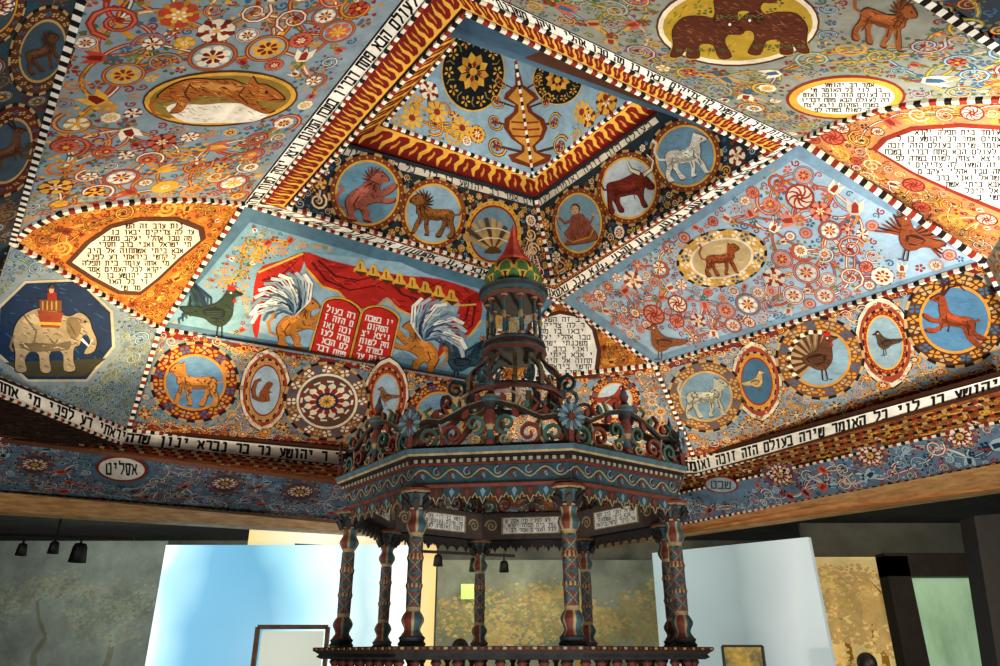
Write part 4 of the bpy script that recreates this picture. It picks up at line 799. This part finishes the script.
for k in range(8):
    a=vtx(1.52,k); b=vtx(1.52,(k+1)%8); mid=(a+b)/2; nn=Vector((mid.x-bx,mid.y-by,0)).normalized(); ex=(b-a).normalized(); L=(b-a).length
    fr=M(); fr.prism([a+nn*.001+ez*Z(1.185),b+nn*.001+ez*Z(1.185),b+nn*.001+ez*Z(1.305),a+nn*.001+ez*Z(1.305)],nn*.006,H('1e3a44'))
    o1=a+ez*Z(1.245)+nn*.01
    wave=[(L*i/40,.035*sin(i/40*2*pi*5)) for i in range(41)]; stk(fr,o1,ex,ez,nn,wave,.011,.012,cS)
    for i in range(10):
        x=L*(i+.5)/10; up=1 if i%2 else -1; stk(fr,o1,ex,ez,nn,spi(x,.012*up,.036,pi/2*up,1.1,up,9),.012,.012,[cR,cG][i%2],.007); leaf(fr,o1,ex,nn,x,.0,up*1.2,.04,.012,[cG,cR][i%2])
    for i in range(40):
        x=L*(i+.5)/40; p=a+ex*x+ez*Z(1.337)+nn*.04; fr.box(p,(L/40,.02,.024),[H('8a846e'),cK][i%2],math.atan2(ex.y,ex.x))
    fr.build('scroll_frieze',cor,CARVE)
    ai=vtx(1.39,k); bi=vtx(1.39,(k+1)%8); exi=(bi-ai).normalized(); Li_=(bi-ai).length
    ib=Pt.__new__(Pt); M.__init__(ib)
    class Q: pass
    q=Q(); q.to3=lambda p,off=0,ai=ai,exi=exi,nn=nn: ai+exi*p[0]+Vector((0,0,Z(1.15)+p[1]))-nn*(.004+off); ib.pl=q
    ib.poly([(.0,0),(Li_,0),(Li_,.26),(0,.26)],H('3b3029'),0)
    ib.poly([(Li_*.2,.04),(Li_*.8,.04),(Li_*.8,.22),(Li_*.2,.22)],cS,1); ib.poly([(Li_*.22,.05),(Li_*.78,.05),(Li_*.78,.21),(Li_*.22,.21)],H('d2d3cc'),2)
    for r_ in range(3):
        y1_=.2-r_*.048; text(ib,[(Li_*.76,y1_),(Li_*.24,y1_),(Li_*.24,y1_-.042),(Li_*.76,y1_-.042)],DARK,3,mg=.1,local=True)
    for sgn in (.1,.9): ib.spiral((Li_*sgn,.13),.07,cS,1,w=.3)
    ib.build('lettered_board',cor,CARVE)
    lm=M(); a2=vtx(1.53,k); b2_=vtx(1.53,(k+1)%8); LL=(b2_-a2).length; n=10; pts=[]
    for i in range(n):
        for u,v in ((.0,-.05),(.15,-.085),(.3,-.075),(.5,-.125),(.7,-.075),(.85,-.085)): pts.append(((i+u)/n*LL,v))
    pts.append((LL,-.05))
    for i in range(len(pts)-1):
        (x0,y0),(x1,y1)=pts[i],pts[i+1]; lm.prism([a2+ex*x0+ez*Z(1.15),a2+ex*x1+ez*Z(1.15),a2+ex*x1+ez*Z(1.145+y1),a2+ex*x0+ez*Z(1.145+y0)],-nn*.02,[H('1f3a44'),H('34231c')][(i//6)%2],cK)
    stk(lm,a2+ez*Z(1.145)+nn*.004,ex,ez,nn,pts,.01,.01,cS)
    for i in range(n):
        x0=LL*(i+.5)/n; lm.prism([a2+nn*.002+ex*(x0+u)+ez*Z(1.11+v) for u,v in [(-.02,0),(0,.025),(.02,0),(0,-.045)]],nn*.006,cR if i%2 else cG)
    lm.build('lambrequin',cor,CARVE)
    a3=vtx(1.6,k); b3=vtx(1.6,(k+1)%8); LL=(b3-a3).length; org=a3+ez*Z(1.42)-nn*.03
    ct=M(); cA,cB=H('5e2418'),H('2f4c40')
    for s_ in (1,-1):
        X=lambda x: x if s_>0 else LL-x
        def S(pts,w,c,w2=None): stk(ct,org,ex,ez,nn,[(X(x),y) for x,y in pts],w,.035,c,w2)
        S(spi(.13,.1,.085,-pi/2,1.35,1),.03,cB,.016); S(spi(.32,.11,.1,-pi/2,1.35,-1),.032,cA,.016); S(spi(.49,.19,.085,-pi/2,1.3,1),.03,cB,.014); S(spi(.5,.07,.05,pi,1.2,1),.022,cS,.01)
        S([(.04,.2),(.12,.23),(.22,.22),(.32,.27),(.42,.32),(.52,.35),(LL/2,.37)],.034,cK); S([(.04,.215),(.12,.245),(.22,.235),(.32,.285),(.42,.335),(.52,.365),(LL/2,.385)],.011,cS); S([(.02,.015),(LL/2,.015)],.04,cK)
        S([(.2,.02),(.25,.1),(.22,.2)],.022,cS,.01); S([(.28,.28),(.24,.34),(.29,.39)],.026,cA,.01); S([(.14,.25),(.1,.3),(.15,.34)],.026,cB,.01); S([(.42,.33),(.38,.4),(.44,.44)],.026,cS,.01)
        for (x,y,an,sz,c_) in ((.07,.04,1.2,.08,cA),(.22,.14,.6,.07,cB),(.4,.24,1.0,.08,cA),(.56,.12,1.5,.08,cA),(.18,.25,1.3,.07,cA),(.34,.3,1.9,.07,cB),(.5,.37,1.2,.07,cA)):
            leaf(ct,org,ex,nn,X(x),y,an if s_>0 else pi-an,sz,.03,c_)
    ct.build('openwork_crest',root,CARVE)
    fm=M(); c=(a3+b3)/2-nn*.03
    fm.lathe(c.x,c.y,[(r,Z(1.44+h)) for r,h in ((.0,0),(.05,0),(.035,.05),(.025,.12),(.04,.16),(.05,.22),(.03,.28),(.06,.34),(.085,.37),(.04,.4),(.022,.43),(.04,.47),(.02,.52),(0,.6))],12,lambda i,j:(cK,cR,cT_,cS,cR,cR,cK,cT_,cS,cK,cR,cT_,cR)[i%13])
    fm.build('finial',root,CARVE,True)
    v=vtx(1.6,k); dn=Vector((v.x-bx,v.y-by,0)).normalized(); tx_=Vector((-dn.y,dn.x,0)); o_=v+ez*Z(1.63)
    rm=M()
    for q_ in range(16):
        a_=2*pi*q_/16; pts=[(.025,0),(.07,-.016),(.1,-.018),(.11,.006),(.075,.015)]
        rm.prism([o_+dn*.02+tx_*(x*cos(a_)-y*sin(a_))+ez*(x*sin(a_)+y*cos(a_)) for x,y in pts],-dn*.02,H('36525e') if q_%2 else H('66767a'),cK)
    rm.prism([o_+dn*.03+tx_*.026*cos(i)+ez*.026*sin(i) for i in range(6)],-dn*.04,cR); rm.bar(o_-ez*.2,o_,.035,cR); rm.build('rosette',root,CARVE)
    rb=M(); v=vtx(1,k)-Vector((bx,by,0)); side=Vector((-v.y,v.x,0)); pts=smooth([(1.5,1.43),(1.42,1.62),(1.22,1.76),(.98,1.84),(.74,1.9),(.56,2.02),(.48,2.18),(.46,2.28)],3)[:-5]
    ctr=Vector((bx,by,EYE)); stk(rb,ctr,v,ez,side,pts,.06,.045,cR,.045); stk(rb,ctr,v,ez,side,[(x+.01,y+.028) for x,y in pts],.012,.05,cS)
    stk(rb,ctr,v,ez,side,spi(.72,2.04,.1,-pi/2,1.3,1),.032,.03,cT_,.016); stk(rb,ctr,v,ez,side,spi(1.12,1.92,.09,-pi/2,1.3,1),.032,.03,cR,.016)
    stk(rb,ctr,v,ez,side,spi(.58,2.33,.1,pi,1.3,-1),.03,.035,cT_,.016)
    rb.build('curved_rib',root,CARVE)
m=M(); m.lathe(bx,by,[(.43,Z(2.26)),(.47,Z(2.26)),(.48,Z(2.29)),(.46,Z(2.32)),(.43,Z(2.31)),(.43,Z(2.26))],24,lambda i,j:(cK,cR,cT_,cK,cK)[i])
for k in range(12):
    a=k*pi/6; v=Vector((sin(a),-cos(a),0)); side=Vector((-v.y,v.x,0)); ctr=Vector((bx,by,EYE))
    pts=smooth([(.46,2.3),(.48,2.4),(.44,2.5),(.35,2.58),(.3,2.66),(.3,2.74)],3)[:-5]; stk(m,ctr,v,ez,side,pts,.035,.035,[cR,cT_][k%2],.028); stk(m,ctr,v,ez,side,[(x+.02,y) for x,y in pts],.008,.04,cS)
    a=(k+.5)*pi/6; v=Vector((sin(a),-cos(a),0)); side=Vector((-v.y,v.x,0))
    tc=ctr+v*.47; stk(m,tc,side,ez,v,spi(.0,2.38,.05,-pi/2,1.2,1 if k%2 else -1,10),.02,.022,[cG,cS][k%2],.01)
m.build('crown',root,CARVE)
m=M(); m.lathe(bx,by,[(0,Z(2.72)),(.3,Z(2.72)),(.33,Z(2.74)),(.33,Z(2.76)),(.29,Z(2.78)),(.29,Z(2.8)),(.32,Z(2.82)),(.32,Z(2.84)),(.3,Z(2.86)),(0,Z(2.86))],16,lambda i,j:(cK,cR,cT_,cS,cR,cK,cT_,cR,cK)[i]); m.build('tower_base',root,CARVE)
for k in range(10):
    a=PH+k*pi/5; c=(bx+.265*sin(a),by-.265*cos(a)); m=M()
    m.lathe(c[0],c[1],[(r,Z(2.86+h)) for r,h in ((.034,0),(.034,.03),(.016,.05),(.018,.18),(.026,.22),(.018,.26),(.016,.39),(.034,.42),(.034,.46))],10,lambda i,j:(cS,cR,cT_,cS,cS,cT_,cR,cS)[i]); m.build('tower_colonnette',root,CARVE,True)
m=M(); m.lathe(bx,by,[(0,Z(3.3)),(.3,Z(3.3)),(.32,Z(3.33)),(.3,Z(3.36)),(.34,Z(3.38)),(.36,Z(3.41)),(.36,Z(3.43)),(.31,Z(3.45)),(0,Z(3.45))],24,lambda i,j:(cK,cR,cS,cT_,cK,H('2a4a4c'),cK,cK)[i]); m.build('tower_collar',root,CARVE)
dome=[(.22,3.44),(.27,3.5),(.285,3.57),(.27,3.65),(.21,3.74),(.14,3.79),(0,3.8)]
m=M(); m.lathe(bx,by,[(r,Z(z)) for r,z in dome],24,lambda i,j:H('5c2016'))
def drad(z):
    for (r0,z0),(r1,z_) in zip(dome[:-1],dome[1:]):
        if z0<=z<=z_: return r0+(r1-r0)*(z-z0)/(z_-z0)
    return .22
for h,hh,off in ((3.45,.17,0),(3.55,.18,.314)):
    for k in range(10):
        a0=off+2*pi*k/10
        for sc_,c_,e in ((1,H('d0a83a'),.008),(.68,H('3f6b3c'),.016)):
            R=[]
            for i in range(7):
                t=i/6; zz=h+(1-sc_)*.03+hh*sc_*t; wd=(.3*sc_)*(math.sqrt(max(0,1-t**2.2)))*.98
                R.append([Vector((bx+(drad(zz)+e)*sin(a0+wd*u),by-(drad(zz)+e)*cos(a0+wd*u),Z(zz))) for u in (-1,-.5,0,.5,1)])
            m.grid(R,lambda i,j:c_)
m.build('leafy_dome',root,CARVE)
m=M(); m.lathe(bx,by,[(.16,Z(3.72)),(.2,Z(3.76)),(.19,Z(3.79)),(.14,Z(3.85)),(.1,Z(3.93)),(.065,Z(4.02)),(.04,Z(4.1)),(.03,Z(4.14)),(.035,Z(4.16)),(.0,Z(4.27))],12,lambda i,j:H('b8321f') if j%3 else H('cf5a3c')); m.build('spire',root,CARVE,True)
m=M(); m.lathe(bx,by,[(1.45,Z(-.03)),(1.62,Z(-.03)),(1.66,Z(-.015)),(1.64,Z(.005)),(1.69,Z(.03)),(1.69,Z(.055)),(1.35,Z(.055)),(1.45,Z(-.03))],8,lambda i,j:[cK,cM,cT_,cM,cK,H('1c1410'),cK][i%7],PH)
for k in range(8):
    a=vtx(1.69,k); b=vtx(1.69,(k+1)%8); e=(b-a).normalized(); L=(b-a).length
    for i in range(26): m.box(a+e*(L*(i+.5)/26)+ez*Z(.042),(L/52,.012,.016),cS if i%2 else cR,math.atan2(e.y,e.x))
m.build('handrail',root,CARVE)
bal=None
for k in range(8):
    a=vtx(1.54,k); b=vtx(1.54,(k+1)%8)
    for i in range(8):
        p=a+(b-a)*(i+.5)/8
        if bal is None:
            m=M(); m.lathe(p.x,p.y,[(r,Z(-.03-h)) for r,h in ((.03,0),(.04,.02),(.02,.05),(.03,.12),(.05,.24),(.03,.34),(.02,.44),(.04,.5),(.03,.54),(.04,.57))],10,lambda i,j:(cK,cR,cM,cM,cT_,cM,cR,cK,cM)[i%9]); bal=m.build('baluster',root,CARVE,True); p0=p
        else:
            o=bal.copy(); COL.objects.link(o); o.location=(p.x-p0.x,p.y-p0.y,0)
m=M(); m.lathe(bx,by,[(0,Z(-.6)),(1.7,Z(-.6)),(1.7,Z(-.7)),(1.6,Z(-.72)),(1.6,.1),(1.72,.08),(1.72,0),(0,0)],8,lambda i,j:[H('2e2018'),cR,cK,cT_,cK,cR,cK][i%7],PH); m.build('platform',root,CARVE)
# ---------- museum room
def struct(name,pts,off,mat):
    m=M(); m.prism(pts,off,GREY); o=m.build(name,None,mat); o['kind']='structure'; return o
V=Vector
struct('floor',[V((-20,-4,0)),V((20,-4,0)),V((20,19.2,0)),V((-20,19.2,0))],V((0,0,-.1)),noisemat('floor_concrete',H('3c3a37'),H('4a4743'),2))
struct('wall_back',[V((-20,19,0)),V((20,19,0)),V((20,19,4.6)),V((-20,19,4.6))],V((0,.2,0)),noisemat('wall_grey_green',H('5a5f55'),H('7a7c6c'),.9,.8,.08))
struct('wall_left',[V((-20,-4,0)),V((-20,19,0)),V((-20,19,4.6)),V((-20,-4,4.6))],V((-.2,0,0)),noisemat('wall_grey',H('3d403a'),H('52544a'),.9))
struct('wall_right',[V((20,-4,0)),V((20,19,0)),V((20,19,4.6)),V((20,-4,4.6))],V((.2,0,0)),noisemat('wall_grey_right',H('3d403a'),H('52544a'),.9))
c0_=P(592,547,1.82); l0=P(-80,507,1.82); r0=P(1060,480,1.82)
zc=EYE+2.62
c0_=V((c0_.x,c0_.y+.6,zc)); l0=V((l0.x-.2,l0.y+.7,zc)); r0=V((r0.x+.6,r0.y+.3,zc)); dl=(l0-c0_).normalized(); dr=(r0-c0_).normalized()
lf=c0_+dl*((-20-c0_.x)/dl.x); rf=c0_+dr*((20-c0_.x)/dr.x) if dr.x>0 else r0
struct('ceiling',[lf,c0_,rf,V((20,19,zc)),V((-20,19,zc))],V((0,0,.1)),noisemat('dark_soffit',H('1c1d1c'),H('262725'),3,.8,.25))
def panel(name,lab,cat,pts,mat,th=.06,group=None,frame=None):
    c=sum(pts,V((0,0,0)))/len(pts); n=(pts[1]-pts[0]).cross(pts[2]-pts[0]).normalized()
    if n.y<0: n=-n
    o=empty(name,V((c.x,c.y,min(p.z for p in pts))),lab,cat,group); m=M(); m.prism(pts,n*th,GREY); m.build('sheet',o,mat)
    if frame:
        m=M()
        for i in range(len(pts)): m.bar(pts[i]-n*.01,pts[(i+1)%len(pts)]-n*.01,frame,DARK)
        m.build('edge_frame',o,BLACK)
    return o
def quadY(x0,x1,yt,Y,zb=0):
    a=W(x0,yt,Y); b=W(x1,yt,Y); return [V((a.x,Y,a.z)),V((b.x,Y,a.z)),V((b.x,Y,zb)),V((a.x,Y,zb))]
def mural(lab,x0,x1,yt,Y,base,leafs,trees,mat,dens=260):
    q=quadY(x0,x1,yt,Y); o=empty('mural',V(((q[0].x+q[1].x)/2,Y,0)),lab,'mural'); m=M(); m.prism(q,V((0,.08,0)),base)
    xa,xb,zt_=q[0].x,q[1].x,q[0].z; wd=xb-xa
    for tx,ts in trees:
        cx=xa+wd*tx; bot=.9; top=min(zt_-.15,1.4+ts)
        pts=[(cx+random.uniform(-.06,.06)*i,bot+(top-bot)*i/6) for i in range(7)]
        for i in range(6):
            w0=.09*(1-i/7); m.face([V((pts[i][0]-w0,Y-.004,pts[i][1])),V((pts[i][0]+w0,Y-.004,pts[i][1])),V((pts[i+1][0]+w0*.85,Y-.004,pts[i+1][1])),V((pts[i+1][0]-w0*.85,Y-.004,pts[i+1][1]))],shade(leafs[0],.55))
        for _ in range(14):
            gx,gz=cx+random.gauss(0,ts*.42),top-abs(random.gauss(0,.5)); gs=random.uniform(.12,.3); gc=random.choice(leafs)
            for _ in range(dens//14*2):
                x=gx+random.gauss(0,gs*1.3); z=gz+random.gauss(0,gs*.55); s=random.uniform(.015,.045); a=random.uniform(0,6.28)
                if not(xa+s*2<x<xb-s*2 and .3<z<zt_-s*2): continue
                yy=Y-.006-random.random()*.01; c_=tuple(base[i]*.5+gc[i]*.5*random.uniform(.8,1.2) for i in range(3))+(1.0,)
                m.face([V((x+s*1.5*cos(a+t),yy,z+s*sin(a+t))) for t in (0,1.05,2.1,3.14,4.2,5.2)],c_)
    m.build('printed_sheet',o,mat)
g=glowmat('backlit_glass',[(0,H('f0fdff')),(.06,H('b4e8f8')),(.2,H('70b0d2')),(.38,H('66a6c6')),(.52,H('98d4e8')),(.7,H('dcf6f8')),(.82,H('b0d2da')),(1,H('fbfff8'))],'X',-5.9,-1.6,1.1,.35)
lp=panel('glass_partition','tall backlit blue-white glass partition left of the pavilion','partition',quadY(166,412,545,13.5),g,.12)
m=M(); q=quadY(258,328,627,13.4)
for i in range(4): m.bar(q[i],q[(i+1)%4],.07,BROWN)
m.build('case_frame',lp,noisemat('case_brown',H('6a4a34'),H('7f5f44'),6,.7,.15)); m=M(); q=quadY(262,324,631,13.42); m.prism(q,V((0,.03,0)),CREAM); m.build('lit_niche',lp,glowmat('niche',[(0,H('b0beb4')),(1,H('d8dccb'))],'X',-5,0,.8))
panel('cream_lit_panel','cream lit panel rising behind the glass partition','panel',quadY(250,437,527,15.2),glowmat('cream_lit',[(0,H('e0b860')),(.4,H('f3ead0')),(1,H('dcb874'))],'X',-5.4,-1.2,.9),.1)  # cream wall panel; the warm light on it is put in as emission
mural('mural of yellow trees behind the pavilion columns',438,660,560,17.5,H('7d8472'),[H('c8a644'),H('a08a3c'),H('d8bc60'),H('84824c')],((.12,1.3),(.38,1.5),(.62,1.2),(.88,1.5)),MURAL,900)
mural('dim grey mural with faint trees at the far left',-40,168,541,17,H('6a7068'),[H('787b66'),H('5d6456'),H('80826a')],((.15,1.2),(.5,1.6),(.8,1.4)),MURAL,600)
a=P(652,553,1.6); b=P(808,537,1.6)
panel('glass_partition','white translucent partition right of the pavilion','partition',[a,b,V((b.x+.12,b.y,0)),V((a.x,a.y,0))],glowmat('white_glass',[(0,H('8fb0b4')),(.2,H('b4ccd0')),(.5,H('93a8ac')),(.75,H('c4d4d8')),(1,H('a4b8bc'))],'X',2.2,5.2,.5,.3),.1)
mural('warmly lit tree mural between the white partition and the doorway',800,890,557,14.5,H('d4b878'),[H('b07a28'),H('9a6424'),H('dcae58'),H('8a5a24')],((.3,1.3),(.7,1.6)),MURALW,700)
panel('dark_panel','dark grey panel above the doorway on the right','panel',quadY(800,1100,523,15.5),noisemat('dark_wall',H('4a4a42'),H('5c5a50'),1.2,.7,.15),.1)
dr_=empty('portal_frame',V(W(895,666,12.4)),'dark wooden doorway frame around the green screen on the right','door frame')
m=M(); q=quadY(884,907,556,12.4); m.prism(q,V((0,.3,0)),DARK); m.build('jamb',dr_,noisemat('dark_wood',H('1d1713'),H('2c221b'),5)); m=M()
a=W(884,556,12.4); b=W(1080,548,12.4); m.box(((a.x+b.x)/2,12.55,a.z-.13),(b.x-a.x,.3,.36),DARK); m.build('lintel',dr_,bpy.data.materials['dark_wood'])
panel('projection_screen','pale green glowing screen inside the dark doorway','screen',quadY(908,1060,578,13.2),noisemat('green_screen',H('a8c9a4'),H('6f8f6c'),.8,.7,.75,(1,1,.4),.35,.7),.06)
panel('pillar','black slanted pillar at the right edge of the view','pillar',[W(974,516,9),W(1020,512,9),V((W(1020,660,9).x,9,0)),V((W(984,660,9).x,9,0))],BLACK,.3)
panel('picture_frame','small yellow framed picture beside the right column','picture',quadY(722,762,646,10.5,1.45),noisemat('yellow_picture',H('c2a23a'),H('5f5a3a'),5,.6,.3),.04,None,.03)
panel('exit_sign','small green lit exit sign on the tree mural','sign',[W(461,584,17.3),W(474,584,17.3),W(474,599,17.3),W(461,599,17.3)],glowmat('green_sign',[(0,H('8fc64a')),(1,H('b4d86c'))],'Z',0,3,.8),.04)
def track(lab,p,q):
    o=empty('lighting_track',(p+q)/2,lab,'lighting track'); m=M(); m.bar(p,q,.05,DARK); m.bar((p+q)/2,V((((p+q)/2).x,((p+q)/2).y,zc)),.03,DARK); m.build('rail',o,BLACK)
track('black lighting track at the far left below the beam',W(-20,534,13),W(134,539,13)); track('black lighting track behind the pavilion',W(295,545,14),W(515,556,14))
for i,(x,y,lab) in enumerate(((22,549,'first small black spotlight from the left edge'),(54,547,'second small black spotlight from the left edge'),(79,552,'largest black spotlight on the left track, beside the wall'),(438,560,'black spotlight at the left of the track behind the pavilion'),(475,564,'black spotlight in the middle of the track behind the pavilion'),(504,566,'black spotlight at the right of the track behind the pavilion'))):
    Y=13 if i<3 else 14; p=W(x,y,Y); r=(.09,.09,.14,.09,.11,.09)[i]; o=empty('track_spotlight',p,lab,'spotlight','track spotlights')
    m=M(); m.lathe(p.x,p.y,[(0,p.z+r),(r*.6,p.z+r),(r*.8,p.z+r*.6),(r,p.z-r*1.2),(r*.85,p.z-r*1.2),(.5*r,p.z-.2*r),(0,p.z-.2*r)],16,lambda i,j:DARK); m.build('lamp_can',o,BLACK,True)
    m=M(); m.bar(p+V((0,0,r)),V((p.x,p.y,W(x,538 if i<3 else 553,Y).z)),.03,DARK); m.build('stem',o,BLACK)
def person(x,Y,htop,lab,cloth):
    base=V((x,Y,0)); h=htop
    vs=[(0,.52),(0,.62),(0,.72),(0,.8),(0,.835),(0,.87),(0,.925),(0,.965)]; ra=[.085,.075,.09,.07,.034,.038,.052,.04]
    me=bpy.data.meshes.new('person'); V_=[(0,0,z*h) for _,z in vs]; E=[(i,i+1) for i in range(7)]; R=[r*h for r in ra]
    for s in (-1,1):
        k=len(V_); V_+=[(s*.055*h,0,.48*h),(s*.06*h,0,.27*h),(s*.06*h,.01,.03*h),(s*.065*h,-.07*h,.015*h)]; R+=[.055*h,.038*h,.024*h,.02*h]; E+=[(0,k),(k,k+1),(k+1,k+2),(k+2,k+3)]
        k=len(V_); V_+=[(s*.11*h,0,.79*h),(s*.13*h,.01,.62*h),(s*.12*h,-.06*h,.48*h),(s*.12*h,-.08*h,.43*h)]; R+=[.035*h,.026*h,.018*h,.016*h]; E+=[(3,k),(k,k+1),(k+1,k+2),(k+2,k+3)]
    me.from_pydata(V_,E,[]); o=bpy.data.objects.new('person',me); COL.objects.link(o); o.location=base; setp(o,lab,'person'); me.materials.append(cloth)
    md=o.modifiers.new('skin','SKIN')
    for i,r in enumerate(R): me.skin_vertices[0].data[i].radius=(r,r*.85)
    me.skin_vertices[0].data[0].use_root=True; o.modifiers.new('sub','SUBSURF').levels=2; o.modifiers['sub'].render_levels=2
    WLOC[o.name]=base; m=M(); c=(base.x,base.y+.0,.935*h); rows_=[]
    for i in range(9):
        t=i/8*2.0; rows_.append([(c[0]+.057*h*sin(t)*cos(j*pi/8),c[1]+.012*h+.062*h*sin(t)*sin(j*pi/8),c[2]+.008*h+.062*h*cos(t)) for j in range(17)])
    m.grid(rows_,lambda i,j:DARK); m.build('hair',o,noisemat('dark_hair',H('0e0b09'),H('1c1511'),30,.5),True)
dc=noisemat('dark_cloth',H('15161a'),H('22242a'),9,.9)
p=W(460,639,8.9); person(p.x,8.9,p.z,'dark-haired person in dark clothes seen between the pavilion columns',dc)
p=W(866,653,8); person(p.x,8,p.z,'dark-haired person in dark clothes below the warm tree mural',dc)
def lamp(kind,loc,target,e,col,size=1,angle=100):
    d=bpy.data.lights.new('lamp',kind); d.energy=e; d.color=col; o=bpy.data.objects.new('lamp',d); COL.objects.link(o); o.location=loc
    o.rotation_euler=(V(target)-V(loc)).to_track_quat('-Z','Y').to_euler()
    if kind=='AREA': d.size=size
    if kind=='SPOT': d.spot_size=radians(angle); d.spot_blend=.8; d.shadow_soft_size=.15
    return o
lamp('AREA',(.6,2.4,.5),(.8,5,6),400,(1,.93,.85),3)
lamp('SPOT',(-5.2,5.5,1.9),(-.5,9,6),850,(1,.9,.78),angle=100)
lamp('SPOT',(5.5,4.5,1.9),(1.9,8,6.2),1350,(1,.94,.86),angle=95)
lamp('SPOT',(1.2,11,2.2),(1.2,9.5,5.5),420,(1,.78,.5),angle=120)
lamp('SPOT',(-3.1,8.5,3.1),(-3.9,7.7,5.6),640,(1,.7,.34),angle=75)
lamp('SPOT',(4.0,4.4,3.2),(4.6,4.6,5.8),560,(1,.94,.82),angle=95)
lamp('SPOT',(.1,6.86,6.0),(.1,6.95,9),90,(1,.9,.75),angle=120)
lamp('SPOT',(6.2,2.5,2.4),(4.6,11,3.8),1100,(1,.84,.62),angle=65)
lamp('SPOT',(-6.5,3.5,1.6),(-4.5,12,4.0),500,(1,.84,.64),angle=70)
lamp('AREA',(0,15.4,3.9),(0,18.5,1.5),80,(1,.9,.75),2)
lamp('AREA',(-8,14,3.7),(-8,18.5,1.5),110,(.95,1,.9),2)
w=bpy.data.worlds.new('W'); bpy.context.scene.world=w; w.use_nodes=True; w.node_tree.nodes['Background'].inputs[0].default_value=(.6,.7,.8,1); w.node_tree.nodes['Background'].inputs[1].default_value=.07
try: bpy.context.scene.view_settings.view_transform='Standard'
except Exception as e: print(e)
cd=bpy.data.cameras.new('camera'); cam=bpy.data.objects.new('camera',cd); COL.objects.link(cam); cam.location=CAM; cam.rotation_euler=(pi/2+TH,0,0); cd.sensor_width=36; cd.lens=26.64; cd.clip_end=100
bpy.context.scene.camera=cam
